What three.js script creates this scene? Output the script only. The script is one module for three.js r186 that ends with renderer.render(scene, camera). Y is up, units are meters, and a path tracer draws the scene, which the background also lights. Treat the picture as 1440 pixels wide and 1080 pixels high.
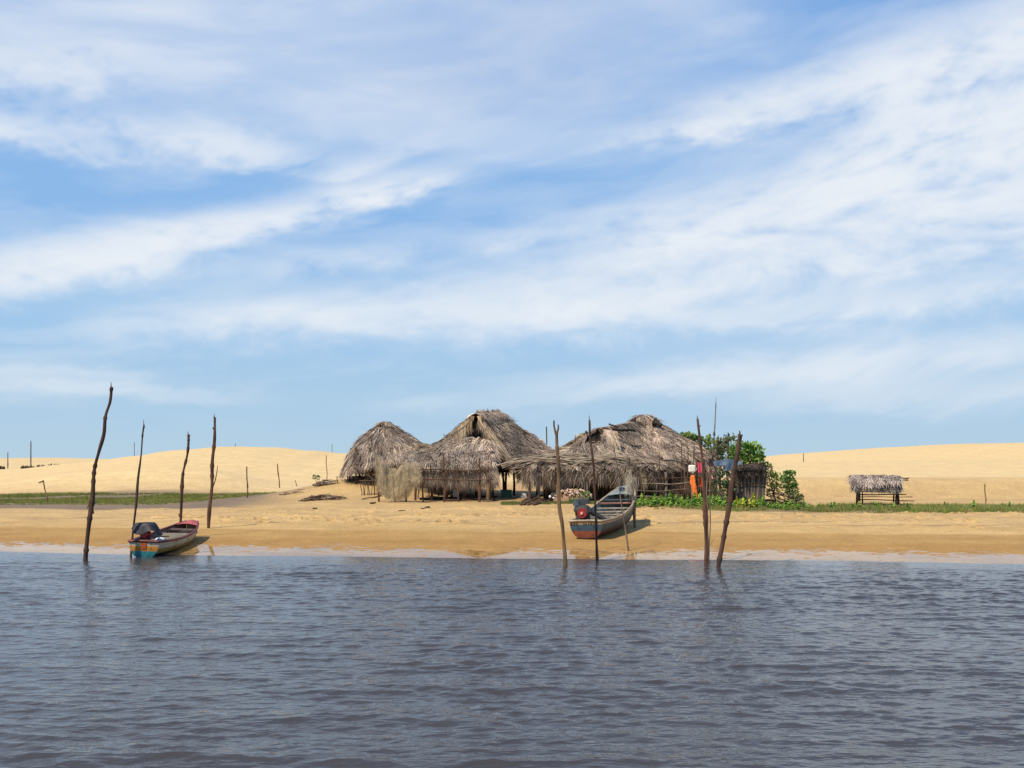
import * as THREE from 'three';
import { RoundedBoxGeometry } from 'three/addons/geometries/RoundedBoxGeometry.js';
import { mergeGeometries, mergeVertices } from 'three/addons/utils/BufferGeometryUtils.js';

// ---------------------------------------------------------------- camera, sky, sun, exposure
const scene = new THREE.Scene();
const EYE = 2.3, FOCAL = 1400, HORIZON = 652;                     // eye height (m); lens and horizon in pixels of a 1440 x 1080 frame
const camera = new THREE.PerspectiveCamera(2 * Math.atan(540 / FOCAL) * 180 / Math.PI, 4 / 3, 0.1, 6000);
camera.position.set(0, EYE, 0);
camera.lookAt(0, EYE, -10);
camera.setViewOffset(1440, 1080, 0, 540 - HORIZON, 1440, 1080);   // level camera, lens shifted up
const renderer = new THREE.WebGLRenderer({ antialias: true });
renderer.toneMapping = THREE.LinearToneMapping;
renderer.toneMappingExposure = 1.0;
renderer.shadowMap.enabled = true;

const sun = new THREE.DirectionalLight(0xfff1dc, 5.0);
sun.position.set(-44, 80, 46); sun.target.position.set(0, 0, -45);
sun.position.add(sun.target.position);
sun.castShadow = true; sun.shadow.mapSize.set(4096, 4096); sun.shadow.radius = 1.5;
Object.assign(sun.shadow.camera, { left: -70, right: 70, top: 70, bottom: -70, near: 1, far: 260 });
scene.add(sun, sun.target);

// ---------------------------------------------------------------- numbers and noise
function rng(seed) { let a = seed >>> 0; return () => { a = (a + 0x6D2B79F5) | 0; let t = Math.imul(a ^ (a >>> 15), 1 | a); t = (t + Math.imul(t ^ (t >>> 7), 61 | t)) ^ t; return ((t ^ (t >>> 14)) >>> 0) / 4294967296; }; }
const R = rng(7);
const rr = (a, b) => a + (b - a) * R();
const clamp = (x, a = 0, b = 1) => Math.min(b, Math.max(a, x));
const lerp = (a, b, t) => a + (b - a) * t;
const sst = (a, b, x) => { const t = clamp((x - a) / (b - a)); return t * t * (3 - 2 * t); };
const LAT = new Float32Array(65536); { const r = rng(99); for (let i = 0; i < 65536; i++) LAT[i] = r(); }
function vn(x, y) {                                               // value noise, 0..1, period 256
  const xi = Math.floor(x), yi = Math.floor(y), fx = x - xi, fy = y - yi, u = fx * fx * (3 - 2 * fx), v = fy * fy * (3 - 2 * fy);
  const a = (xi & 255), b = ((xi + 1) & 255), c = (yi & 255) << 8, d = ((yi + 1) & 255) << 8;
  const p = LAT[a + c], q = LAT[b + c], r = LAT[a + d], s = LAT[b + d];
  return p + (q - p) * u + (r - p + (p - q - r + s) * u) * v;
}
function fbm(x, y, o = 4, g = 0.5) { let s = 0, a = 1, n = 0; for (let i = 0; i < o; i++) { s += a * vn(x, y); n += a; a *= g; x = x * 2.03 + 17.3; y = y * 2.03 + 9.1; } return s / n; }
const piece = (xs, ys, x) => { if (x <= xs[0]) return ys[0]; for (let i = 1; i < xs.length; i++) if (x < xs[i]) { const t = (x - xs[i - 1]) / (xs[i] - xs[i - 1]); return lerp(ys[i - 1], ys[i], t * t * (3 - 2 * t)); } return ys[ys.length - 1]; };

// ---------------------------------------------------------------- sky: clear air with streaks of cirrus, by azimuth and elevation
function makeSky() {
  const Wd = 4096, Hd = 2048, data = new Float32Array(Wd * Hd * 4);
  // streaks of cloud: [azimuth, elevation, half length, half width, tilt (deg), density], degrees
  const streaks = [
    [-15.5, 13.0, 12.5, 1.05, 15, 1.1], [-6.5, 15.2, 3.6, 0.8, 12, 1.0], [-21, 10.9, 8, 1.15, 15, 0.75], [-25, 9.6, 6, 0.9, 12, 0.5],
    [-6, 8.6, 12, 1.2, 3, 0.80], [-16, 8.0, 7, 0.9, 4, 0.5], [7, 9.4, 9, 1.2, 9, 0.62], [-2, 10.2, 6, 0.8, 10, 0.35], [-10, 11.3, 6, 0.7, 12, 0.35],
    [15, 13.6, 9, 2.6, 13, 1.1], [22.5, 16.0, 6, 2.0, 6, 1.3], [8, 11.6, 8, 1.4, 14, 0.62], [26, 13, 8, 2.4, 5, 0.72], [29, 18, 10, 3.0, 8, 0.9], [3, 13.2, 6, 1.0, 10, 0.4],
    [16.5, 19.6, 7.0, 1.35, 5, 1.15], [8.5, 18.2, 5, 0.7, 6, 0.80], [26, 20.6, 7, 2.2, 12, 1.15], [23, 11.5, 9, 2.2, 6, 0.6], [12, 10.0, 9, 1.2, 8, 0.45],
    [17, 8.2, 12, 0.95, 2, 0.70], [20, 5.6, 13, 1.0, 1, 0.74], [8, 5.0, 9, 0.75, 2, 0.48], [25, 3.8, 12, 0.9, 0, 0.5],
    [-22, 4.1, 7, 0.5, -1, 0.45], [-26, 5.0, 6, 0.3, 0, 0.3], [0, 3.9, 8, 0.5, 1, 0.2],
    [-27, 19.6, 7, 1.6, 4, 0.62], [-22, 17.2, 9, 0.95, 1, 0.62], [-12, 17.0, 6, 0.7, -7, 0.5], [-8, 16.9, 3.2, 0.45, 20, 0.42], [-26, 16.3, 4, 0.55, -3, 0.55],
  ].map(([a, e, l, w, t, d]) => [a, e, 1 / l, 1 / w, Math.cos(t * Math.PI / 180), Math.sin(t * Math.PI / 180), d]);
  for (let j = 0; j < Hd; j++) {
    const el = (j + 0.5) / Hd * 180 - 90;
    if (el < -1) { for (let i = 0; i < Wd; i++) data.set([0.30, 0.33, 0.36, 1], (j * Wd + i) * 4); continue; }
    const e = Math.max(el, 0), k = Math.cos(Math.min(e, 80) * Math.PI / 180);
    const zr = piece([0, 3, 8, 14, 24, 50, 90], [0.47, 0.42, 0.35, 0.265, 0.215, 0.11, 0.08], e);
    const zg = piece([0, 3, 8, 14, 24, 50, 90], [0.635, 0.61, 0.57, 0.485, 0.415, 0.27, 0.21], e);
    const zb = piece([0, 3, 8, 14, 24, 50, 90], [0.760, 0.795, 0.830, 0.815, 0.770, 0.62, 0.52], e);
    const oc = e < 28 ? 6 : 3;
    for (let i = 0; i < Wd; i++) {
      // azimuth: 0 ahead (-z), positive to the right (+x)
      let az = ((i + 0.5) / Wd * 360 - 180) + 90; if (az > 180) az -= 360;
      let c = 0;
      const sx = az * k, wx = (fbm(az * 0.06 + 40, e * 0.22 + 3, 3) - 0.5), wy = (fbm(az * 0.07 + 90, e * 0.25 + 7, 3) - 0.5);
      const fx = az + wx * 7, fy = e + wy * 2.6 - az * 0.10;
      const fine = fbm(fx * 0.16 + 20, fy * 0.75 + 50, oc, 0.55);            // drawn-out fibres
      const puff = fbm(fx * 0.42 + 11, fy * 1.1 + 5, oc, 0.62);
      if (Math.abs(az) < 46 && e < 34) for (const [a, ee, il, iw, ct, st, d] of streaks) {
        const dx = az - a + wx * 3, dy = e - ee + wy * 1.3 + (puff - 0.5) * 1.7, u = (dx * ct + dy * st) * il, v = (dy * ct - dx * st) * iw;
        const q = u * u * u * u + v * v; if (q < 5) c += d * Math.exp(-q * 1.1);
      }
      const inFrame = sst(46, 34, Math.abs(az)) * sst(34, 26, e);
      // thin veil: covers the upper left half of the view, and the sky at large in patches
      const veil = inFrame * sst(15.6, 18.2, e + az * 0.12 + wy * 3) * sst(14, -2, az - (e - 18) * 0.9) * (0.52 + 0.55 * (fine - 0.5))
        + (1 - inFrame) * sst(0.36, 0.68, fbm(az * 0.045 + 8, e * 0.13 - az * 0.01, 4)) * sst(1, 6, e) * 0.3;
      c = c * (0.86 + 1.0 * (fine - 0.42)) * (0.95 + 2.3 * (puff - 0.5) * sst(2, 14, e)) + Math.max(0, veil) + inFrame * Math.max(0, fine - 0.42) * 0.55 * sst(1, 5, e);
      c = clamp(1 - Math.exp(-1.25 * Math.max(0, c)));
      const grey = inFrame * sst(17.5, 21, e) * sst(14, 2, Math.abs(az - 1)) * 0.14;        // thicker, greyer veil overhead
      const o = (j * Wd + i) * 4;
      data[o] = lerp(zr, 0.83 - grey * 1.3, c); data[o + 1] = lerp(zg, 0.875 - grey * 1.1, c); data[o + 2] = lerp(zb, 0.93 - grey * 0.6, c); data[o + 3] = 1;
    }
  }
  const t = new THREE.DataTexture(data, Wd, Hd, THREE.RGBAFormat, THREE.FloatType);
  t.mapping = THREE.EquirectangularReflectionMapping; t.magFilter = THREE.LinearFilter; t.minFilter = THREE.LinearFilter; t.wrapS = THREE.RepeatWrapping; t.needsUpdate = true;
  return t;
}
scene.background = makeSky();
scene.environment = scene.background;

// ---------------------------------------------------------------- lay of the land; d is the distance in front of the camera, y the height above the water
const shore = (x) => { const c = clamp(x, -30, 30); return 24.35 - 0.112 * c + 0.8 * (fbm(x * 0.16 + 5, 2, 2) - 0.5) + 0.22 * (fbm(x * 0.9 + 2, 7, 3) - 0.5); };
const dents = [];                                                 // footprints on the dry bank
const crestX = [-130, -80, -59, -52.6, -47.6, -42.7, -37.8, -32.9, -27.9, -23, -19.7, -14, 0, 20, 29, 45, 60, 90, 200];
const crestY = [1.4, 1.5, 1.75, 2.05, 2.75, 3.4, 4.05, 4.35, 4.15, 3.68, 3.3, 2.9, 2.6, 2.75, 2.87, 2.88, 2.9, 2.9, 2.9];
function ground(x, d) {
  const t = d - shore(x);
  if (t < -1) return -0.069 - 0.09 * Math.min(-t - 1, 14);
  const ramp = t < 0 ? 0.069 * t : 0.038 * t + 0.05 * (1 - Math.exp(-t / 1.6));
  const top = 0.52 + 0.30 * Math.exp(-(((x + 1) / 8.5) ** 4)) - 0.07 * sst(-10, -16, x);
  const h = clamp(0.5 + 0.5 * (top - ramp) / 0.12);
  let y = lerp(top, ramp, h) - 0.12 * h * (1 - h);
  const ax = x < -6.6 ? (x + 6.6) / 4.9 : (x + 6.6) / 3.6, ad = d < 48.5 ? (d - 48.5) / 3.4 : (d - 48.5) / 5;
  y += 0.92 * Math.exp(-ax * ax - ad * ad);
  y += 0.42 * Math.exp(-(((x - 1) / 9) ** 2)) * sst(46, 56, d);
  // dunes
  const R1 = piece(crestX, crestY, x * 115 / Math.max(d, 60) * 0.35 + x * 0.65);
  y += (R1 - 0.5) * sst(56, 116, d) * lerp(1, 0.78, sst(7, 11, x)) ;
  const slip = sst(7, 13, x + 1.2 * (fbm(x * 0.12, 3, 2) - 0.5)) * (1 - sst(60, 110, d) * 0.9);
  const s0 = 49.5 + 2.2 * (fbm(x * 0.09 + 7, 4, 3) - 0.5);
  y += 0.98 * slip * sst(s0, s0 + 5.2, d);
  const lx = x - (-20.5 - 0.25 * (d - 62));
  y += 1.45 * Math.exp(-(((d - 64) / 7.5) ** 2)) * (lx < 0 ? Math.exp(-((lx / 13) ** 2)) : Math.exp(-((lx / 5.5) ** 2)));
  y += 0.5 * Math.exp(-(((d - 74) / 7) ** 2)) * Math.exp(-(((x + 34) / 8) ** 2));
  y -= sst(118, 150, d) * (R1 - 2.0) * 0.75;
  y += sst(145, 235, d) * sst(58, 92, x) * (1.2 + 4.6 * sst(66, 128, x)) * (1 - 0.7 * sst(300, 600, d));
  y += sst(140, 200, d) * sst(-70, -110, x) * (0.7 + 1.4 * fbm(x * 0.02, d * 0.01, 2));
  // uneven surface
  if (t > 3) y += ((fbm(x * 0.35, d * 0.35, 3) - 0.5) * 0.11 + (fbm(x * 1.3, d * 1.1 + 6, 3) - 0.5) * 0.06 * sst(40, 26, t)) * sst(5, 9, t) * sst(0.2, 0.5, t / 40 + 0.25) + (fbm(x * 0.04 + 3, d * 0.05, 3) - 0.5) * 0.9 * sst(58, 90, d);
  if (t > 5 && t < 16) for (const [fx, fd, r, dep] of dents) { const q = ((x - fx) ** 2 + (d - fd) ** 2 * 1.0) / (r * r); if (q < 6) y += dep * (-Math.exp(-q * 1.6) + 0.35 * Math.exp(-((Math.sqrt(q) - 1.3) ** 2) * 5)); }
  return y;
}
function groundAt(px, py) {                                        // where the line of sight through a point of the photograph meets the land
  for (let d = 20; d < 300; d += 0.05) { const x = (px - 720) / FOCAL * d, y = EYE - (py - HORIZON) / FOCAL * d; if (ground(x, d) >= y) return new THREE.Vector3(x, ground(x, d), -d); }
  return new THREE.Vector3((px - 720) / FOCAL * 300, 2, -300);
}
const at = (px, py, d) => new THREE.Vector3((px - 720) / FOCAL * d, EYE - (py - HORIZON) / FOCAL * d, -d);
const onGround = (x, d, dy = 0) => new THREE.Vector3(x, ground(x, d) + dy, -d);
{
  const r = rng(31);                                              // trails of footprints
  for (const [x0, d0, x1, d1, n] of [[-11.5, 34.5, -1, 32.6, 30], [-9, 36.5, -4, 31.5, 16], [-6, 35, 4, 35.6, 26], [6, 34, 16, 33, 26], [4.5, 32, 4.2, 37, 12], [10, 35, 20, 36, 26], [-2, 38, 5, 36, 18]])
    for (let i = 0; i < n; i++) { const t = i / n + (r() - 0.5) * 0.02; dents.push([lerp(x0, x1, t) + (r() - 0.5) * 0.5, lerp(d0, d1, t) + (i % 2 ? 0.12 : -0.12) + (r() - 0.5) * 0.35, 0.11 + r() * 0.09, 0.11 + r() * 0.08]); }
  for (let i = 0; i < 150; i++) { const x = -16 + 34 * r(); dents.push([x, shore(x) + 7.2 + r() * 7, 0.09 + r() * 0.14, 0.06 + r() * 0.07]); }
}

// ---------------------------------------------------------------- object helpers
const taken = {};
const numbered = (n) => { const k = taken[n] = (taken[n] ?? -1) + 1; return k ? `${n}_${String(k).padStart(3, '0')}` : n; };
function tag(o, label, category, group) { o.userData.label = label; o.userData.category = category; if (group) o.userData.group = group; return o; }
function thing(name, label, category, pos = [0, 0, 0], group) { const o = new THREE.Group(); o.name = numbered(name); o.position.set(...(pos.isVector3 ? pos.toArray() : pos)); scene.add(o); return tag(o, label, category, group); }
function mesh(name, geo, mat, parent) { const m = new THREE.Mesh(geo, mat); m.name = parent ? name : numbered(name); (parent ?? scene).add(m); return m; }
function structure(name, geo, mat) { const m = mesh(name, geo, mat); m.userData.kind = 'structure'; return m; }
const V = (x, y, z) => new THREE.Vector3(x, y, z);
function dataTex(w, h, fn, srgb = true) {
  const a = new Uint8Array(w * h * 4);
  for (let j = 0; j < h; j++) for (let i = 0; i < w; i++) { const c = fn(i / w, j / h, i, j); for (let k = 0; k < 3; k++) a[(j * w + i) * 4 + k] = clamp(Math.round((c.length ? c[k] : c) * 255), 0, 255); a[(j * w + i) * 4 + 3] = 255; }
  const t = new THREE.DataTexture(a, w, h); t.wrapS = t.wrapT = THREE.RepeatWrapping; t.magFilter = THREE.LinearFilter; t.minFilter = THREE.LinearMipmapLinearFilter; t.generateMipmaps = true; if (srgb) t.colorSpace = THREE.SRGBColorSpace; t.needsUpdate = true; return t;
}
// noise that repeats after n cells
function tileNoise(u, v, n, o = 4, g = 0.55, sy = 1) {
  let s = 0, a = 1, q = 0;
  for (let k = 0; k < o; k++) {
    const m = n << k, my = Math.max(1, Math.round(m * sy)), x = u * m, y = v * my, xi = Math.floor(x), yi = Math.floor(y), fx = x - xi, fy = y - yi, uu = fx * fx * (3 - 2 * fx), vv = fy * fy * (3 - 2 * fy);
    const L = (i, j) => LAT[(((i % m) + m) % m * 73 + (((j % my) + my) % my) * 911 + k * 7919) & 65535];
    s += a * lerp(lerp(L(xi, yi), L(xi + 1, yi), uu), lerp(L(xi, yi + 1), L(xi + 1, yi + 1), uu), vv); q += a; a *= g;
  }
  return s / q;
}
const col = (r, g, b) => new THREE.Color().setRGB(r, g, b);
const std = (o) => new THREE.MeshStandardMaterial({ roughness: 0.9, side: THREE.DoubleSide, ...o });

// ---------------------------------------------------------------- land: sand, wet shore
const sandTex = dataTex(1024, 1024, (u, v) => { const a = tileNoise(u, v, 6, 6, 0.72), b = tileNoise(u + 0.37, v + 0.11, 90, 3, 0.8), s = tileNoise(u, v, 4, 5, 0.6, 6); const k = 0.90 + (a - 0.5) * 0.16 + (b - 0.5) * 0.22 + (s - 0.5) * 0.03; return [k, k * (0.99 + (a - 0.5) * 0.03), k * (0.98 + (b - 0.5) * 0.08)]; });
const sandBump = dataTex(1024, 1024, (u, v) => 0.5 + (tileNoise(u, v, 40, 4, 0.7) - 0.5) * 0.8 + 0.10 * Math.sin((v * 40 + 1.2 * tileNoise(u, v, 5, 3)) * 6.283), false);
function sandColor(x, d, y) {
  const t = d - shore(x), n1 = fbm(x * 0.22, d * 0.5 + 4, 4), n2 = fbm(x * 0.05 + 9, d * 1.7, 4), n3 = fbm(x * 0.9, d * 2.2, 3);
  let c = [0.585, 0.395, 0.165];                                  // dry bank
  const k = 1 + (n1 - 0.5) * 0.22 + (n2 - 0.5) * 0.16 * sst(26, 12, t) + (n3 - 0.5) * 0.16;
  c = c.map((v) => v * k);
  // darker debris and crust lines along old water marks
  const line = sst(0.62, 0.78, fbm(x * 0.13 + 2, d * 2.6 + 0.25 * x * 0.115 + 31, 4)) * sst(5.5, 8, t) * sst(16.5, 12, t);
  c = c.map((v, i) => v * (1 - line * [0.30, 0.32, 0.32][i]));
  const yard = Math.exp(-(((x - 0.5) / 7) ** 4)) * sst(15, 17.5, t) * sst(30, 22, t) * sst(0.35, 0.6, n1 + 0.1);
  c = c.map((v, i) => lerp(v, [0.40, 0.255, 0.125][i], yard * 0.5));
  const dune = sst(50, 62, d);
  c = c.map((v, i) => lerp(v, [0.79, 0.585, 0.285][i] * (1 + (n1 - 0.5) * 0.10), dune));
  // wet sand, its edge ragged
  const edge = 5.7 + 0.5 * (fbm(x * 0.5, 1.5, 4) - 0.5) + 0.35 * (fbm(x * 2.2, d * 2, 3) - 0.5);
  const wet = 1 - sst(edge - 0.25, edge + 0.35, t), w2 = 1 - sst(2.6, 4.4, t + 0.6 * (n3 - 0.5));
  c = c.map((v, i) => lerp(v, [0.455, 0.275, 0.092][i] * (1 + (n2 - 0.5) * 0.22), wet * 0.85));
  c = c.map((v, i) => lerp(v, [0.42, 0.242, 0.078][i] * (1 + (n2 - 0.5) * 0.15), w2 * 0.8));
  if (t < 1) c = c.map((v, i) => lerp(v, [0.30, 0.19, 0.10][i], sst(1, -1, t)));
  // grey silt flat and thin sward beyond the bank on the left; litter under the plants on the right
  const silt = sst(-9.0, -13, x + 1.5 * (n1 - 0.5)) * sst(13.2, 14.2, t + 1.0 * (n2 - 0.5)) * sst(56.5, 53, d + 2 * (n1 - 0.5));
  c = c.map((v, i) => lerp(v, [0.19, 0.14, 0.095][i] * (0.85 + 0.5 * (n3 - 0.2)), silt * 0.9));
  const litter = sst(5.0, 7.5, x) * sst(13.2, 13.8, t + 0.7 * (n3 - 0.5)) * sst(18.5, 15.5, t + 2 * (n1 - 0.5));
  c = c.map((v, i) => lerp(v, [0.22, 0.17, 0.07][i], litter * 0.8));
  return c;
}
function landGeo(xs, rows, uvT) {                                   // rows: function (j) of x -> d
  const nx = xs.length, ny = rows.length, pos = new Float32Array(nx * ny * 3), colr = new Float32Array(nx * ny * 3), uv = new Float32Array(nx * ny * 2), uv1 = new Float32Array(nx * ny * 2), idx = [];
  for (let j = 0; j < ny; j++) for (let i = 0; i < nx; i++) {
    const x = xs[i], t = rows[j], s = shore(x), d = t < 60 ? s + t : lerp(s + t, t + 24.35, sst(60, 90, t)), k = j * nx + i, y = ground(x, d);
    pos.set([x, y, -d], k * 3); colr.set(sandColor(x, d, y), k * 3); uv.set(uvT ? [x / 24, t / 12] : [x / 5.3, d / 5.3], k * 2); uv1.set([x / 5.3, d / 5.3], k * 2);
    if (i && j) { const a = k - nx - 1, b = k - nx, c = k - 1; idx.push(a, b, k, a, k, c); }
  }
  const g = new THREE.BufferGeometry();
  g.setAttribute('position', new THREE.BufferAttribute(pos, 3)); g.setAttribute('color', new THREE.BufferAttribute(colr, 3)); g.setAttribute('uv', new THREE.BufferAttribute(uv, 2)); g.setAttribute('uv1', new THREE.BufferAttribute(uv1, 2));
  g.setIndex(idx); g.computeVertexNormals(); return g;
}
const spread = (a, b, step, grow, to) => { const o = []; for (let x = a; x < b; x += step) o.push(x); o.push(b); let s = step, x = b; while (x < to) { s *= grow; x += s; o.push(x); } return o; };
const both = (c, step, grow, to) => { const p = spread(0, c, step, grow, to); return [...p.slice(1).reverse().map((v) => -v), ...p]; };
const wetTex = dataTex(1024, 512, (u, v, i, j) => {                  // roughness of the shore: mirror-wet film breaking up into damp, then dry sand; v runs over 12 m from the water's edge
  const t = v * 12, n = tileNoise(u, v, 9, 4, 0.6) - 0.5, grain = tileNoise(u, v, 110, 2, 0.8, 0.9), film = 1 - sst(0.3, 2.5, t > 10 ? 0 : t + n * 1.3);
  return [0, grain < 0.18 + 0.62 * film && film > 0.02 ? 0.035 : 1, 0];
}, false);
const shoreT = []; for (let t = -26; t < -2; t += 1.2) shoreT.push(t); for (let t = -2; t < 8; t += 0.09) shoreT.push(t); shoreT.push(8);
const landT = []; for (let t = 8; t < 16; t += 0.062) landT.push(t); for (let t = 16; t < 36; t += 0.16) landT.push(t); { let t = 36, s = 0.3; while (t < 2600) { landT.push(t); t += s; s *= 1.035; } }
{
  const wetMat = new THREE.MeshPhysicalMaterial({ vertexColors: true, side: THREE.DoubleSide, roughness: 1, roughnessMap: wetTex, map: sandTex.clone(), specularIntensity: 0.4 }); wetMat.map.channel = 1;
  // below the water's edge the film's roughness goes on (the map is read from the edge up)
  const g = landGeo(both(17, 0.11, 1.12, 160), shoreT, true), uv = g.attributes.uv; for (let i = 0; i < uv.count; i++) uv.setY(i, clamp(uv.getY(i), 0.004, 0.66));
  structure('wet_shore_sand', g, wetMat);
  structure('sand_ground', landGeo(both(19, 0.075, 1.07, 2600), landT, false), std({ vertexColors: true, roughness: 1, map: sandTex, bumpMap: sandBump, bumpScale: 0.03 }));
}

// ---------------------------------------------------------------- water: short wind chop on a brown, silty river
{
  const r = rng(5), waves = [];
  for (const [lo, hi, n, slope, fan] of [[0.55, 1.35, 16, 0.060, 0.55], [0.20, 0.46, 36, 0.092, 0.75], [0.105, 0.24, 44, 0.100, 0.95]])       // bands of wavelength, each with its own steepness
    for (let i = 0; i < n; i++) { const L = lo * Math.pow(hi / lo, r()), th = (r() + r() + r() - 1.5) * fan + 0.16, k = 6.2832 / L; waves.push([k * Math.sin(th), k * Math.cos(th), r() * 6.283, slope * Math.SQRT2 / Math.sqrt(n) / k * (0.6 + 0.8 * r()), L]); }
  const xs = both(13.0, 0.034, 1.10, 420), zs = []; { let z = 26.8; while (z > 6.6) { zs.push(z); z -= 0.029; } let s = 0.04; while (z > -420) { zs.push(z); z -= s; s *= 1.10; } zs.reverse(); }
  const nx = xs.length, ny = zs.length, pos = new Float32Array(nx * ny * 3), idx = new Uint32Array((nx - 1) * (ny - 1) * 6); let q = 0;
  const sX = xs.map((x) => shore(x)), row = [0, 1, 2].map(() => new Float64Array(nx)), cellX = xs.map((x, i) => Math.max(i ? x - xs[i - 1] : 1, i < nx - 1 ? xs[i + 1] - x : 1));
  for (let j = 0; j < ny; j++) {
    const d0 = zs[j], gz = j ? d0 - zs[j - 1] : 1, longA = new Float64Array(nx), shortA = new Float64Array(nx); row.forEach((a) => a.fill(0));
    for (let i = 0; i < nx; i++) { const off = sX[i] - d0, calm = sst(-0.6, 4.5, off), gust = off > -1.2 ? 0.35 + 1.35 * fbm(xs[i] * 0.20 + 3, d0 * 0.28, 4) : 0; longA[i] = calm * gust; shortA[i] = (0.12 + 0.88 * calm) * gust; }
    for (const [kx, kz, ph, a, L] of waves) {
      if (gz > L * 0.5) continue; const A = L > 0.3 ? longA : shortA, q2 = 0.75 * L / 6.2832; let s = 0, c = 0, last = -1, ds = 0, dc = 1;
      for (let i = 0; i < nx; i++) {                                 // along a row the phase grows by a fixed step while the spacing is even
        if (cellX[i] > L * 0.5) { last = -1; continue; }
        const step = i ? xs[i] - xs[i - 1] : 0;
        if (last < 0 || Math.abs(step - last) > 1e-9) { const p = kx * xs[i] + kz * d0 + ph; s = Math.sin(p); c = Math.cos(p); ds = Math.sin(kx * step); dc = Math.cos(kx * step); last = step; } else { const t = s * dc + c * ds; c = c * dc - s * ds; s = t; }
        const am = a * A[i] * (Math.max(cellX[i], gz) > L * 0.25 ? 0.5 : 1); row[0][i] += am * s; const w = am * c * q2; row[1][i] += w * kx; row[2][i] += w * kz;
      }
    }
    for (let i = 0; i < nx; i++) { const k = j * nx + i, o = k * 3; pos[o] = xs[i] + row[1][i]; pos[o + 1] = row[0][i] + (sX[i] - d0 > -1.2 ? 0 : -0.02); pos[o + 2] = -(d0 + row[2][i]); if (i && j) { const a = k - nx - 1, b = k - nx, c = k - 1; idx[q] = a; idx[q + 1] = b; idx[q + 2] = k; idx[q + 3] = a; idx[q + 4] = k; idx[q + 5] = c; q += 6; } }
  }
  const g = new THREE.BufferGeometry(); g.setAttribute('position', new THREE.BufferAttribute(pos, 3)); g.setIndex(new THREE.BufferAttribute(idx, 1)); g.computeVertexNormals();
  const wuv = new Float32Array(nx * ny * 2); for (let i = 0; i < nx * ny; i++) { wuv[i * 2] = pos[i * 3] / 2.6; wuv[i * 2 + 1] = pos[i * 3 + 2] / 1.7; } g.setAttribute('uv', new THREE.BufferAttribute(wuv, 2));
  const ripple = dataTex(1024, 1024, (u, v) => 0.6 * tileNoise(u, v, 20, 3, 0.55, 1.6) + 0.4 * (1 - Math.abs(2 * tileNoise(u + 0.3, v + 0.7, 13, 3, 0.5, 1.8) - 1)), false);
  structure('river_water', g, new THREE.MeshPhysicalMaterial({ color: col(0.046, 0.043, 0.044), roughness: 0.035, bumpMap: ripple, bumpScale: 0.014, ior: 1.333, side: THREE.DoubleSide }));
}
console.log('land and water built');
// ---------------------------------------------------------------- wood, thatch and cloth
const barkTex = dataTex(256, 512, (u, v) => { const a = tileNoise(u, v, 16, 4, 0.6, 0.12), b = tileNoise(u, v, 6, 4, 0.6, 1.5); const k = 0.62 + (a - 0.5) * 0.75 + (b - 0.5) * 0.55; return [k, k * 0.98, k * 0.95]; });
const barkBump = dataTex(256, 512, (u, v) => tileNoise(u, v, 16, 4, 0.6, 0.12), false);
const wood = (r, g, b, o = {}) => std({ color: col(r, g, b), map: barkTex, bumpMap: barkBump, bumpScale: 0.008, roughness: 0.88, ...o });
const M = {
  darkWood: wood(0.19, 0.095, 0.055), redWood: wood(0.26, 0.12, 0.065), greyWood: wood(0.40, 0.31, 0.235), tanWood: wood(0.42, 0.26, 0.13), blackWood: wood(0.06, 0.045, 0.038), paleWood: wood(0.52, 0.43, 0.33),
  thatchMat: std({ color: col(0.17, 0.128, 0.095), map: barkTex, bumpMap: barkBump, bumpScale: 0.03, roughness: 1 }),
  frond: std({ color: 0xffffff, roughness: 0.95 }),
};
const smooth = (pts) => new THREE.CatmullRomCurve3(pts.map((p) => p.isVector3 ? p : V(...p)), false, 'centripetal');
function limb(pts, r0, r1, o = {}) {                                // a crooked tapering stick through the points, with knots and closed ends
  const { sides = 7, seg = Math.max(4, pts.length * 3), rough = 0.14, seed = 1 } = o, c = smooth(pts), rn = rng(seed * 131 + 7), ph = rn() * 100, len = c.getLength();
  const pos = [], uv = [], idx = []; let side = V(1, 0, 0.3).normalize();
  for (let j = 0; j <= seg; j++) {
    const t = j / seg, p = c.getPoint(t), tg = c.getTangent(t); const n = side.clone().addScaledVector(tg, -side.dot(tg)).normalize(); side = n; const b = tg.clone().cross(n);
    const kn = 1 + (vn(t * len * 2.3 + ph, ph) - 0.5) * rough * 2 + (rn() > 0.86 ? rough * 1.2 : 0);
    for (let i = 0; i <= sides; i++) { const a = i / sides * 6.2832, rad = lerp(r0, r1, t) * kn * (1 + (vn(Math.cos(a) * 1.5 + ph, Math.sin(a) * 1.5 + t * 4) - 0.5) * rough); const q = p.clone().addScaledVector(n, Math.cos(a) * rad).addScaledVector(b, Math.sin(a) * rad); pos.push(q.x, q.y, q.z); uv.push(i / sides * 0.5, t * len * 0.45); }
  }
  const w = sides + 1; for (let j = 0; j < seg; j++) for (let i = 0; i < sides; i++) { const a = j * w + i; idx.push(a, a + 1, a + w + 1, a, a + w + 1, a + w); }
  for (const e of [0, seg]) { const p = c.getPoint(e / seg), k = pos.length / 3; pos.push(p.x, p.y, p.z); uv.push(0.25, 0); for (let i = 0; i < sides; i++) idx.push(k, e * w + (e ? i : i + 1), e * w + (e ? i + 1 : i)); }
  const g = new THREE.BufferGeometry(); g.setAttribute('position', new THREE.Float32BufferAttribute(pos, 3)); g.setAttribute('uv', new THREE.Float32BufferAttribute(uv, 2)); g.setIndex(idx); g.computeVertexNormals(); return g;
}
let limbSeed = 1;
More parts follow.
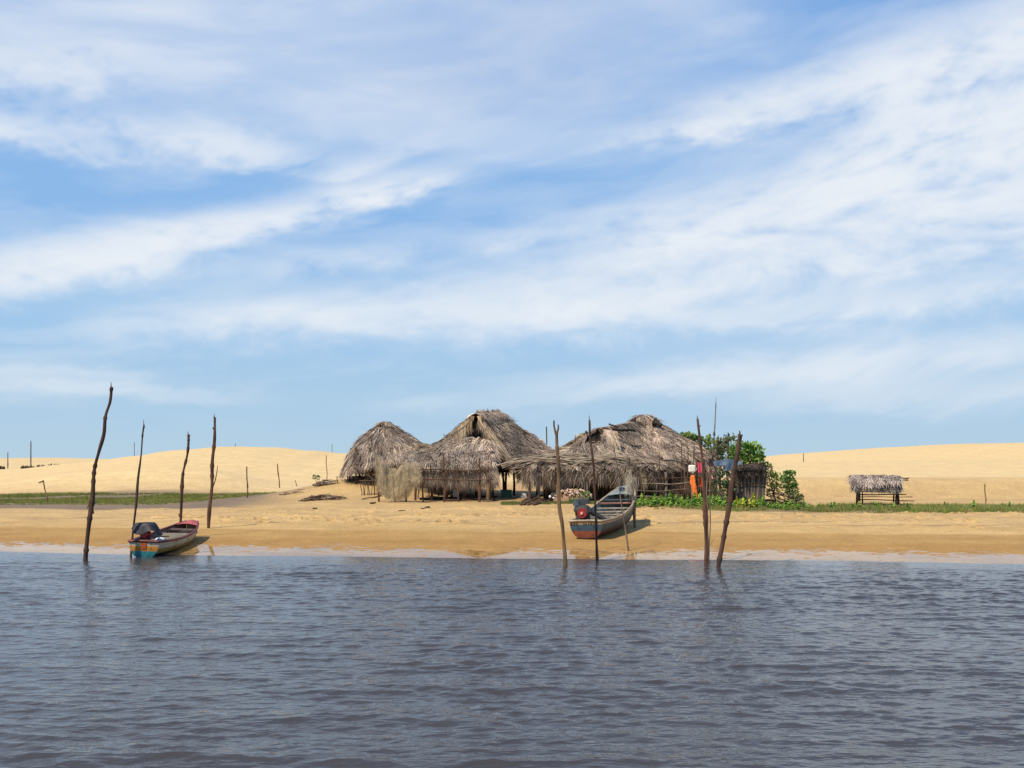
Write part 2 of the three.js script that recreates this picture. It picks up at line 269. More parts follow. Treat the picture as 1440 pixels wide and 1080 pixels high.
const stick = (a, b, r0, r1 = r0 * 0.8, bend = 0.04, o = {}) => {   // from a to b, slightly bent
  const A = a.isVector3 ? a : V(...a), B = b.isVector3 ? b : V(...b), L = A.distanceTo(B), j = () => (R() - 0.5) * 2 * bend * L;
  return limb([A, A.clone().lerp(B, 0.33).add(V(j(), j() * 0.5, j())), A.clone().lerp(B, 0.68).add(V(j(), j() * 0.5, j())), B], r0, r1, { sides: 6, seg: 7, seed: limbSeed++, ...o });
};
function box(w, h, d, x = 0, y = 0, z = 0, ry = 0, rz = 0) { const g = new THREE.BoxGeometry(w, h, d); g.rotateZ(rz); g.rotateY(ry); g.translate(x, y, z); return g; }

// a tuft of withered palm leaflets hanging from the origin along -y, facing +z
function tuft(n, L, wide, w, seed, curl = 0.1) {
  const r = rng(seed), pos = [], idx = [];
  for (let i = 0; i < n; i++) {
    const x0 = (r() - 0.5) * wide * 0.5, x1 = (r() - 0.5) * wide * 1.5, l = L * (0.55 + 0.6 * r()), z0 = r() * 0.03, z1 = (r() - 0.35) * curl, tw = (r() - 0.5) * 1.7, ww = w * (0.6 + 0.8 * r()), base = pos.length / 3, S = 3;
    for (let s = 0; s <= S; s++) { const t = s / S, x = lerp(x0, x1, t * t * 0.6 + t * 0.4), y = -l * t, z = lerp(z0, z1, t) + Math.sin(t * 3.14) * curl * 0.25, h = ww * (s === S ? 0.12 : 0.75 + 0.25 * Math.sin(t * 3.14)) / 2, cx = Math.cos(tw * (0.4 + t)) * h, cz = Math.sin(tw * (0.4 + t)) * h; pos.push(x - cx, y, z - cz, x + cx, y, z + cz); }
    for (let s = 0; s < S; s++) { const a = base + s * 2; idx.push(a, a + 2, a + 1, a + 1, a + 2, a + 3); }
  }
  const g = new THREE.BufferGeometry(); g.setAttribute('position', new THREE.Float32BufferAttribute(pos, 3)); g.setIndex(idx); g.computeVertexNormals(); return g;
}
const tufts = [tuft(15, 0.62, 0.22, 0.017, 3, 0.13), tuft(14, 0.80, 0.26, 0.018, 4, 0.20), tuft(16, 0.5, 0.28, 0.015, 5, 0.15)];
const longTufts = [tuft(14, 1.0, 0.38, 0.017, 13, 0.28), tuft(15, 0.84, 0.32, 0.015, 14, 0.22)];
const GREY = [[0.52, 0.40, 0.30], [0.42, 0.32, 0.245], [0.31, 0.23, 0.175], [0.64, 0.51, 0.37], [0.47, 0.39, 0.325], [0.17, 0.12, 0.09], [0.58, 0.46, 0.345]];
const STRAW = [[0.50, 0.36, 0.19], [0.42, 0.29, 0.16], [0.34, 0.24, 0.14], [0.55, 0.42, 0.24], [0.26, 0.18, 0.11], [0.40, 0.32, 0.22]];
const UPv = V(0, 1, 0);
function placeTufts(parent, name, geo, list, mat = M.frond) {         // list of {p, down, out, s, c}; too many to pick apart: one part
  const im = new THREE.InstancedMesh(geo, mat, list.length), m = new THREE.Matrix4(), C = new THREE.Color();
  list.forEach(({ p, down, out, s, c }, i) => {
    const y = down.clone().negate().normalize(), z = out.clone().addScaledVector(y, -out.dot(y)).normalize(), x = y.clone().cross(z);
    m.makeBasis(x.multiplyScalar(s[0]), y.multiplyScalar(s[1]), z.multiplyScalar(s[2] ?? 1)).setPosition(p); im.setMatrixAt(i, m); im.setColorAt(i, C.setRGB(...c));
  });
  im.name = name; im.userData.kind = 'stuff'; parent.add(im); return im;
}
function shade(pal, p) { const b = pal[Math.floor(R() * pal.length)], k = (0.5 + 0.85 * vn(p.x * 2.1 + 50, p.y * 2.8 + p.z * 1.6 + 50)) * rr(0.6, 1.3); return b.map((v) => v * k); }
// thatch over a surface P(u, v): v = 0 at the ridge, 1 at the eave
function thatch(parent, P, o = {}) {
  const { n = 900, pal = GREY, fringe = 120, nu = 22, nv = 10, len = 1, hang = 1, mat = M.thatchMat, closed = false, bump = 0.10, tip = 0.2, bald = 0, lean = 0 } = o;
  const ph = R() * 50, Q = (u, v) => { const p = P(u, v); const k = (fbm(u * 9 + ph, v * 5 + ph, 3) - 0.5) * bump * 2; return p.add(V(0, k, k * 0.4)); };
  const frame = (u, v) => { const e = 0.012, p = Q(u, v), a = P(Math.min(1, u + e), v).sub(P(Math.max(0, u - e), v)), b = P(u, Math.min(1, v + e)).sub(P(u, Math.max(0, v - e))); if (a.length() < 1e-4) a.copy(P(Math.min(1, u + e), 0.3).sub(P(Math.max(0, u - e), 0.3))); const nrm = a.cross(b).normalize(); if (nrm.y < -0.05 || (Math.abs(nrm.y) <= 0.05 && o.outward && nrm.dot(o.outward) < 0)) nrm.negate(); return { p, down: b.normalize(), nrm }; };
  const pos = [], uv = [], idx = [];
  for (let j = 0; j <= nv; j++) for (let i = 0; i <= nu; i++) { const p = Q(i / nu, j / nv); pos.push(p.x, p.y - 0.03, p.z); uv.push(i / nu * 3, j / nv); if (i && j) { const k = j * (nu + 1) + i, a = k - nu - 2, b = k - nu - 1, c = k - 1; idx.push(a, c, k, a, k, b); } }
  const g = new THREE.BufferGeometry(); g.setAttribute('position', new THREE.Float32BufferAttribute(pos, 3)); g.setAttribute('uv', new THREE.Float32BufferAttribute(uv, 2)); g.setIndex(idx); g.computeVertexNormals();
  const roof = mesh('thatch_roof', g, mat, parent);
  const lists = tufts.map(() => []);
  for (let i = 0; i < n; i++) {
    const u = R(), v = clamp((Math.floor(Math.sqrt(R()) * 9) + rr(-0.25, 0.55)) / 9, 0, 0.97); if (bald && vn(u * 7 + ph, v * 5) < bald) continue;
    const { p, down, nrm } = frame(u, v); const a = rr(-0.35, 0.35) + lean, side = nrm.clone().cross(down).normalize();
    const dir = down.clone().addScaledVector(side, a).addScaledVector(nrm, rr(-0.02, tip)).normalize(); p.addScaledVector(nrm, rr(0.0, 0.06));
    lists[i % 3].push({ p, down: dir, out: nrm, s: [rr(0.8, 1.35), rr(0.6, 1.15) * len, rr(0.6, 1.3)], c: shade(pal, p) });
  }
  for (let i = 0; i < fringe; i++) {
    const u = R(), { p, down, nrm } = frame(u, rr(0.90, 1.0)); p.y -= rr(0, 0.05);
    const dir = down.clone().multiplyScalar(rr(0.15, 0.55)).add(V(rr(-0.16, 0.16) + lean, -1, rr(-0.1, 0.16))).normalize();
    const out = nrm.clone(); out.y *= 0.3; if (out.lengthSq() < 0.01) out.set(0, 0, 1);
    lists[i % 3].push({ p, down: dir, out, s: [rr(0.7, 1.2), rr(0.5, 1.1) * hang, rr(0.7, 1.4)], c: shade(pal, p) });
  }
  lists.forEach((l, i) => { if (l.length) placeTufts(roof, 'palm_leaf_thatch', tufts[i], l); });
  return roof;
}
const patch = (A, B, C, D, sag = 0) => (u, v) => { const p = A.clone().lerp(B, u).lerp(C.clone().lerp(D, u), v); p.y -= sag * Math.sin(v * 3.1416); return p; };   // ridge A-B, eave C-D

// ---------------------------------------------------------------- hut on the sand mound: a shaggy round roof nearly down to the ground
{
  const D = 47.5, k = FOCAL / D, base = onGround((541 - 720) / k, D, -0.02), O = base.clone();
  const h = thing('round_thatched_hut', 'shaggy dome shaped thatched hut on the sand mound', 'hut', base);
  const Y = (py) => EYE - (py - HORIZON) / k - O.y, X = (px) => (px - 541) / k;
  const prof = { L: [[0, Y(596)], [0.42, Y(606)], [0.98, Y(618)], [1.45, Y(634)], [1.88, Y(662)]], F: [[0, Y(596)], [0.5, Y(610)], [1.1, Y(626)], [1.6, Y(639)], [1.85, Y(648)]], R: [[0, Y(596)], [0.5, Y(605)], [1.05, Y(615)], [1.65, Y(627)], [2.0, Y(636)]] };
  const at5 = (p, v) => { const q = v * 4, i = Math.min(3, Math.floor(q)), t = q - i; return [lerp(p[i][0], p[i + 1][0], t), lerp(p[i][1], p[i + 1][1], t)]; };
  thatch(h, (u, v) => { const a = u * 6.2832 - 1.5708, cx = Math.sin(a), cz = Math.cos(a), wl = Math.max(0, -cx) ** 1.5, wr = Math.max(0, cx) ** 1.5, wf = 1 - wl - wr, l = at5(prof.L, v), f = at5(prof.F, v), r = at5(prof.R, v); const rad = wl * l[0] + wf * f[0] + wr * r[0], y = wl * l[1] + wf * f[1] + wr * r[1]; return V(cx * rad, y, cz * rad * 0.95); }, { n: 2400, fringe: 560, nu: 48, nv: 14, hang: 0.55, bump: 0.12, tip: 0.1, pal: [...GREY, [0.20, 0.155, 0.125], [0.26, 0.215, 0.18]] });
  const cap = []; for (let i = 0; i < 60; i++) { const a = R() * 6.28; cap.push({ p: V(Math.cos(a) * 0.12, Y(593) - 0.02, Math.sin(a) * 0.12), down: V(Math.cos(a), -0.7, Math.sin(a)), out: V(Math.cos(a), 1, Math.sin(a)), s: [1, rr(0.5, 0.9), 1], c: shade(GREY, V(i, 1, 0)) }); }
  placeTufts(h, 'ridge_tuft', tufts[2], cap);
  for (const [x, z, lean] of [[-1.55, 0.4, -0.1], [-1.2, 1.1, 0], [-0.5, 1.5, 0.05], [0.5, 1.5, 0], [1.4, 0.9, 0.05], [-1.3, -0.8, 0], [0.2, -1.4, 0], [1.3, -0.8, 0]]) { const y0 = ground(base.x + x, D - z) - O.y; mesh('post', stick([x + lean, y0 - 0.25, z], [x, Y(630), z], 0.05, 0.045), M.darkWood, h); }
  mesh('rail', stick([-1.35, Y(654), 1.75], [0.1, Y(653), 1.85], 0.025), M.darkWood, h);
  mesh('brace', stick([-1.3, Y(652), 1.82], [-0.25, Y(673), 1.9], 0.025), M.greyWood, h);
  const wl = []; for (let i = 0; i < 240; i++) { const x = rr(-1.0, 1.5); wl.push({ p: V(x, Y(648) + rr(-0.1, 0.1), rr(1.2, 1.35)), down: V(rr(-0.1, 0.1), -1, 0), out: V(0, 0, 1), s: [1, rr(0.5, 0.95), 1], c: shade(GREY, V(x, 2, 0)).map((v) => v * 0.8) }); }
  placeTufts(h, 'hanging_leaf_wall', tufts[1], wl);
}
// short picket fence below it
{
  const A = groundAt(508, 697), f = thing('picket_fence', 'short row of thin upright pickets below the dome hut', 'fence', A), n = 11;
  for (let i = 0; i < n; i++) { const x = lerp(0, (536 - 508) / FOCAL * -A.z, i / (n - 1)) + rr(-0.02, 0.02), y0 = ground(A.x + x, -A.z) - A.y; mesh('picket', stick([x, y0 - 0.15, 0], [x + rr(-0.03, 0.03), y0 + rr(0.6, 0.78), rr(-0.02, 0.02)], 0.019, 0.015), i % 3 ? M.tanWood : M.darkWood, f); }
  mesh('rail', stick([-0.08, 0.66, 0.03], [0.9, 0.70, 0.03], 0.016), M.greyWood, f);
}

// ---------------------------------------------------------------- large hut: gablet, long side slopes and a low lean-to in front
{
  const base = onGround((655 - 720) / FOCAL * 44, 44, -0.02), h = thing('gabled_thatched_hut', 'large thatched hut with dark gable opening and low front lean-to', 'hut', base);
  const P = (px, py, d) => at(px, py, d).sub(base), F = P(668, 583, 43.6), K = P(703, 581, 47.4);
  thatch(h, patch(F, K, P(714, 646, 43.7), P(789, 645, 48.0), 0.10), { n: 2100, fringe: 300, nu: 30, nv: 14, hang: 1.0, tip: 0.12, bump: 0.12, lean: 0.05 });
  thatch(h, patch(F, K, P(590, 639, 43.8), P(622, 637, 48.0), 0.14), { n: 1100, fringe: 120, nu: 24, nv: 12, tip: 0.1 });
  thatch(h, patch(K, K, P(789, 645, 48.0), P(622, 637, 48.0), 0.1), { n: 300, fringe: 40 });
  // hip below the opening
  thatch(h, patch(P(648, 614, 43.62), P(690, 616, 43.62), P(588, 641, 43.15), P(697, 640, 43.15), 0.02), { n: 900, fringe: 60, nu: 24, nv: 8, tip: 0.1, bump: 0.06 });
  // the gablet: leaves hang from its edge over a dark loft
  const gl = []; for (let i = 0; i < 330; i++) { const t = R(), l = i % 2; const e = l ? P(lerp(666, 632, t), lerp(584, 611, t), 43.55) : P(lerp(672, 708, t), lerp(584, 630, t), 43.6); if (t < (l ? 0.42 : 0.5) && i % 9) continue; gl.push({ p: e, down: V(l ? -0.25 : 0.22 + 0.2 * t, -1, 0.05), out: V(0, 0.2, 1), s: [1.1, rr(0.6, 1.25), 1.2], c: shade([...GREY, ...STRAW], e) }); }
  placeTufts(h, 'gable_fringe', tufts[1], gl);
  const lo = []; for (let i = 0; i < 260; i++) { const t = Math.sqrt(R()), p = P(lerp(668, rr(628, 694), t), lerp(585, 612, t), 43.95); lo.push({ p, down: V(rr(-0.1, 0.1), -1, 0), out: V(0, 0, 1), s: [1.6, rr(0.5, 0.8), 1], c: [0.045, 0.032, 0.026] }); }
  placeTufts(h, 'loft_shade_leaves', tufts[1], lo);  // added leaves, coloured near black to paint the shade inside the loft
  mesh('gable_beam', stick(P(655, 617, 43.5), P(692, 618, 43.5), 0.035), M.darkWood, h);
  // ridge: a comb of leaf stubs
  const rg = []; for (let i = 0; i < 190; i++) { const p = F.clone().lerp(K, R()).add(V(rr(-0.1, 0.1), 0.04, 0)), s = R() < 0.5 ? -1 : 1; rg.push({ p, down: V(s, -0.75, rr(-0.2, 0.4)), out: V(0, 1, 0.2), s: [1, rr(0.5, 1), 1], c: shade(GREY, p) }); }
  for (let i = 0; i < 60; i++) { const p = F.clone().lerp(K, R()); rg.push({ p, down: V(rr(-0.5, 0.5), 1, rr(-0.3, 0.3)), out: V(0, 0, 1), s: [0.6, rr(0.15, 0.38), 1], c: shade(GREY, p).map((v) => v * 0.7) }); }
  placeTufts(h, 'ridge_comb', tufts[0], rg);
  // lean-to
  thatch(h, patch(P(584, 638, 43.3), P(697, 636, 43.3), P(578, 652, 42.35), P(692, 652, 42.35), -0.06), { n: 900, fringe: 800, nu: 28, nv: 6, hang: 1.15, tip: 0.2, bump: 0.09, pal: [...GREY, [0.42, 0.36, 0.30]] });
  const fr2 = []; for (let i = 0; i < 420; i++) { const p = P(rr(598, 698), rr(651, 666), 42.2); fr2.push({ p, down: V(rr(-0.1, 0.1), -1, 0), out: V(0, 0, 1), s: [1, rr(0.6, 1.0), 1], c: shade(GREY, p) }); }
  placeTufts(h, 'eave_fringe', longTufts[1], fr2);
  for (const [px, d, top] of [[584, 42.6, 650], [606, 42.5, 652], [628, 42.6, 650], [652, 42.5, 652], [690, 42.45, 650], [694, 43.4, 640], [640, 44.6, 640], [670, 45.5, 640], [707, 45.2, 640], [712, 45.6, 640], [722, 46.6, 645], [755, 47.2, 645], [776, 47.8, 640], [600, 46.5, 640], [627, 47.5, 640], [660, 47.6, 640]]) { const x = (px - 720) / FOCAL * d; mesh('post', stick([x - base.x, ground(x, d) - base.y - 0.3, base.z * -1 - d], [x - base.x + rr(-0.06, 0.06), at(px, top, d).y - base.y, -d - base.z], 0.062, 0.05, 0.02), d > 44 ? M.darkWood : M.redWood, h); }
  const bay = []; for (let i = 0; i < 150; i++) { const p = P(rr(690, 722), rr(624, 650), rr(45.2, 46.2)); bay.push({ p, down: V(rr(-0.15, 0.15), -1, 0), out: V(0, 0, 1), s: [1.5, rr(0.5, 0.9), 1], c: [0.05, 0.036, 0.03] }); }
  placeTufts(h, 'bay_shade_leaves', tufts[1], bay);  // tufts added in the bay, interior shade put into their dark colour
  // bare leaf screens inside the right bay and along the back
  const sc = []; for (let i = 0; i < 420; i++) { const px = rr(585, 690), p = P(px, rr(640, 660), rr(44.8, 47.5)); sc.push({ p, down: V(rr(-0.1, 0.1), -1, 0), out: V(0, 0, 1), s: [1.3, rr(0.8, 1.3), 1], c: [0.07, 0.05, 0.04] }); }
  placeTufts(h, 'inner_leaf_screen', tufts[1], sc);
  const lw = []; for (let i = 0; i < 300; i++) { const t = R(), p = P(lerp(728, 786, t), 646, lerp(44.6, 47.6, t)); lw.push({ p: p.add(V(0, rr(-0.5, 0.1), 0)), down: V(rr(-0.1, 0.1), -1, 0), out: V(0.5, 0, 1), s: [1.3, rr(0.4, 0.8), 1], c: shade(GREY, p).map((v) => v * 0.8) }); }
  placeTufts(h, 'side_leaf_screen', longTufts[0], lw);
}
// rail fence in front of it
{
  const Z = 41.6, A = onGround((533 - 720) / FOCAL * Z, Z), f = thing('rail_fence', 'two rail pole fence in front of the gabled hut, net thrown over it', 'fence', A);
  const P = (px, py, d = Z) => at(px, py, d).sub(A);
  for (const [px, top, r, bend] of [[534, 664, 0.05, 0.02], [556, 660, 0.04, 0.03], [571, 662, 0.04, 0.02], [596, 658, 0.035, 0.02], [624, 637, 0.05, 0.05], [645, 660, 0.035, 0.02], [674, 644, 0.06, 0.04], [686, 655, 0.075, 0.02]]) { const x = (px - 720) / FOCAL * Z; mesh('post', stick([x - A.x, ground(x, Z) - A.y - 0.3, 0], P(px + rr(-2, 1), top), r, r * 0.8, bend), px === 686 ? M.tanWood : M.redWood, f); }
  mesh('rail', limb([P(531, 660.5, Z - 0.07), P(570, 661.5, Z - 0.07), P(610, 660, Z - 0.07), P(650, 662, Z - 0.07), P(692, 660.5, Z - 0.07)], 0.024, 0.02, { seed: 61 }), M.darkWood, f);
  mesh('rail', limb([P(530, 674, Z - 0.07), P(575, 675, Z - 0.07), P(620, 674, Z - 0.07), P(660, 675, Z - 0.07), P(694, 674.5, Z - 0.07)], 0.026, 0.022, { seed: 62 }), M.redWood, f);
}
// fishing net thrown over the rails
{
  const A = onGround((562 - 720) / FOCAL * 41.3, 41.3), n = thing('fishing_net', 'pale beige fishing net heaped over the rail fence', 'net', A), P = (px, py, d) => at(px, py, d).sub(A);
  const netTex = dataTex(256, 256, (u, v) => { const k = 0.75 + (tileNoise(u, v, 8, 5, 0.7) - 0.5) * 0.6 + (tileNoise(u, v, 64, 2) - 0.5) * 0.35; return [k, k, k]; });
  const alpha = dataTex(512, 512, (u, v) => { const w = tileNoise(u, v, 10, 4, 0.6); return clamp(0.95 * tileNoise(u + 0.2, v, 60, 3, 0.8) * (0.12 + 1.1 * w)); }, false);
  const mat = std({ color: col(0.68, 0.54, 0.33), map: netTex, alphaMap: alpha, transparent: true, roughness: 1 });
  const outline = (t) => [piece([0, 0.16, 0.3, 0.5, 0.7, 0.85, 1], [642, 648, 661, 660, 650, 653, 664], t), piece([0, 0.16, 0.3, 0.5, 0.7, 0.85, 1], [690, 698, 702, 703, 702, 690, 678], t)];
  for (let L = 0; L < 7; L++) {
    const nu = 36, nv = 18, pos = [], uv = [], idx = [];
    for (let j = 0; j <= nv; j++) for (let i = 0; i <= nu; i++) {
      const u = i / nu, v = j / nv, [a, b] = outline(u), px = lerp(527 + L * 1.3, 594 - L * 3.2, u) + 5 * (fbm(v * 5 + L * 9, u * 3, 3) - 0.5), py = lerp(a + L * 1.8 - 3 + 11 * (fbm(u * 12 + L * 7, 1, 3) - 0.5), b + 9 * (fbm(u * 9, L * 5, 3) - 0.5), v);
      const fold = (fbm(u * 11 + L * 13, v * 2.2, 3) - 0.5) * 0.30, d = 41.28 - L * 0.04 + 0.28 * Math.max(0, 0.12 - v) * 3 - 0.26 * v * Math.sin(v * 2.4) + fold, p = P(px, py, d); pos.push(p.x, Math.max(p.y, ground(p.x + A.x, d) - A.y + 0.01), p.z); uv.push(u * 1.3 + L * 0.31, v + L * 0.17);
      if (i && j) { const k = j * (nu + 1) + i, q = k - nu - 2; idx.push(q, k - 1, k, q, k, q + 1); }
    }
    const g = new THREE.BufferGeometry(); g.setAttribute('position', new THREE.Float32BufferAttribute(pos, 3)); g.setAttribute('uv', new THREE.Float32BufferAttribute(uv, 2)); g.setIndex(idx); g.computeVertexNormals(); mesh('net_layer', g, mat, n);
  }
}

// ---------------------------------------------------------------- hut behind with a straw coloured roof
{
  const base = onGround((815 - 720) / FOCAL * 51, 51, -0.02), h = thing('straw_roofed_hut', 'small hut with orange straw roof behind the broad twin peaked hut', 'hut', base), P = (px, py, d) => at(px, py, d).sub(base);
  const F = P(826, 609, 49.6), K = P(830, 609, 52.5);
  thatch(h, patch(F, K, P(783, 639, 49.6), P(788, 639, 52.5), 0.08), { n: 700, fringe: 80, pal: STRAW });
  thatch(h, patch(F, K, P(862, 640, 49.6), P(864, 640, 52.5), 0.08), { n: 300, fringe: 30, pal: STRAW });
  thatch(h, patch(F, F, P(783, 639, 49.6), P(862, 640, 49.6), 0), { n: 420, fringe: 40, pal: STRAW, outward: V(0, 0, 1) });
  mesh('ridge_pole', stick(P(824, 607, 49.4), P(830, 608, 52.7), 0.05), M.darkWood, h);
  for (const [px, d] of [[790, 49.9], [855, 49.9], [792, 52.2], [855, 52.2]]) { const x = (px - 720) / FOCAL * d; mesh('post', stick([x - base.x, ground(x, d) - base.y - 0.2, -d - base.z], P(px, 636, d), 0.06), M.darkWood, h); }
}
// ---------------------------------------------------------------- broad hut with two peaks
{
  const base = onGround((890 - 720) / FOCAL * 46, 46, -0.02), h = thing('twin_peaked_hut', 'broad twin peaked thatched hut behind the frond covered porch', 'hut', base), P = (px, py, d) => at(px, py, d).sub(base);
  const F = P(840, 604, 44.2), K = P(898, 594, 47.0);
  thatch(h, patch(F, K, P(878, 648, 44.0), P(955, 650, 45.2), 0.12), { n: 1800, fringe: 160, nu: 30, nv: 14, tip: 0.12 });
  thatch(h, patch(F, K, P(786, 645, 44.2), P(800, 640, 48.4), 0.10), { n: 1000, fringe: 80, nu: 24, nv: 12 });
  thatch(h, patch(P(818, 619, 44.1), P(858, 622, 44.1), P(784, 650, 43.3), P(884, 652, 43.3), 0.03), { n: 1000, fringe: 90, nu: 24, nv: 8, bump: 0.07 });
  const gl = []; for (let i = 0; i < 300; i++) { const t = R(), l = i % 2, e = l ? P(lerp(840, 812, t), lerp(603, 620, t), 44.0) : P(lerp(841, 866, t), lerp(602, 607, t), 43.95); if (l && t < 0.6) continue; if (!l && t < 0.35) continue; gl.push({ p: e, down: V(l ? -0.3 : 0.05, -1, 0.06), out: V(0, 0.2, 1), s: [1.1, rr(0.6, 1.15), 1.2], c: shade([...GREY, STRAW[0], STRAW[2]], e) }); }
  placeTufts(h, 'gable_fringe', tufts[1], gl);
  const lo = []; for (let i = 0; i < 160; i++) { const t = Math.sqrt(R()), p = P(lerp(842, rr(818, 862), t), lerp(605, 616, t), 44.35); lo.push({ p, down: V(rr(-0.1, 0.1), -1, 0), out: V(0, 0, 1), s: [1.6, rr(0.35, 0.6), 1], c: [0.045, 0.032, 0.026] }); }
  placeTufts(h, 'loft_shade_leaves', tufts[1], lo);  // shade behind this opening is painted as near-black colour on added leaves
  mesh('gable_beam', stick(P(828, 622, 43.95), P(862, 620, 43.95), 0.03), M.darkWood, h);
  mesh('gable_post', stick(P(848, 601, 43.93), P(849, 622, 43.93), 0.03), M.darkWood, h);
  mesh('ridge_log', limb([P(861, 603.5, 44.3), P(872, 605, 44.3), P(884, 604.5, 44.4), P(893, 606, 44.6)], 0.07, 0.05, { seed: 5 }), M.blackWood, h);
  mesh('ridge_pole', stick(P(856, 596, 44.6), P(870, 601, 44.5), 0.04), M.blackWood, h);
  const rg = []; for (let i = 0; i < 220; i++) { const p = F.clone().lerp(K, R()).add(V(rr(-0.1, 0.1), 0.05, rr(-0.1, 0.1))), s = R() < 0.4 ? -1 : 1; rg.push({ p, down: V(s, -0.8, rr(-0.1, 0.4)), out: V(0, 1, 0.2), s: [1, rr(0.5, 1), 1], c: shade(GREY, p) }); }
  placeTufts(h, 'ridge_comb', tufts[0], rg);
  // the second, higher peak
  const C = P(905, 586, 47.6), k = FOCAL / 47.6, eaveY = P(905, 646, 47.6).y;
  thatch(h, (u, v) => { const a = u * 6.2832 - 1.5708, cx = Math.sin(a), cz = Math.cos(a), m = Math.max(Math.abs(cx), Math.abs(cz)), rad = v * lerp(1, 1 / Math.max(m, 0.72), 0.5) * (cx > 0 ? lerp(2.5, 3.3, cx) : 2.4), rise = v < 0.12 ? v * 0.6 : v * 0.97 + 0.03 * Math.sin(v * 3.14) - 0.04 * (v < 1 ? 1 - v : 0); return V(C.x + cx * rad, lerp(C.y, eaveY, rise), C.z + cz * rad); }, { n: 2600, fringe: 420, nu: 48, nv: 14, tip: 0.12, bump: 0.1, lean: 0.04 });
  const cap = []; for (let i = 0; i < 110; i++) { const a = R() * 6.28; cap.push({ p: V(C.x + Math.cos(a) * 0.18, C.y + 0.03, C.z + Math.sin(a) * 0.18), down: V(Math.cos(a), -0.9, Math.sin(a)), out: V(Math.cos(a), 1, Math.sin(a)), s: [1.2, rr(0.6, 1.15), 1], c: shade([...GREY, STRAW[0]], V(i, 1, 0)) }); }
  placeTufts(h, 'ridge_tuft', tufts[1], cap);
  mesh('ridge_knot', limb([P(889, 593, 47), P(891, 591, 46.8), P(893, 593, 46.7)], 0.07, 0.05, { rough: 0.5, seed: 3 }), M.blackWood, h);
  mesh('ridge_knot', limb([P(921, 594, 46.6), P(925, 595, 46.5), P(930, 599, 46.4)], 0.13, 0.07, { rough: 0.5, seed: 4 }), M.blackWood, h);
  for (const [px, d] of [[800, 44.2], [830, 43.9], [868, 43.8], [905, 44.2], [930, 44.6], [958, 44.9], [990, 45.6], [1003, 47], [810, 48], [860, 48.4], [905, 49], [970, 49.5]]) { const x = (px - 720) / FOCAL * d; mesh('post', stick([x - base.x, ground(x, d) - base.y - 0.3, -d - base.z], P(px, 643, d), 0.06), M.darkWood, h); }
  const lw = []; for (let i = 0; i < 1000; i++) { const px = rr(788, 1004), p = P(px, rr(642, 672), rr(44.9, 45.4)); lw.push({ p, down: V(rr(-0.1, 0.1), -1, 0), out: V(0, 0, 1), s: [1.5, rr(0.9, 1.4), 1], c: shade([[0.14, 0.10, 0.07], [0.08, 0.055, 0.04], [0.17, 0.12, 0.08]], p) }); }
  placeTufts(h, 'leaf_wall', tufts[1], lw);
  // torn eave over the right hand bay, with a pale branch across
  mesh('eave_branch', limb([P(934, 646.5, 43.9), P(948, 647.5, 43.9), P(960, 651, 44), P(967, 653, 44.1)], 0.045, 0.03, { seed: 9 }), M.paleWood, h);
}
console.log('huts built');
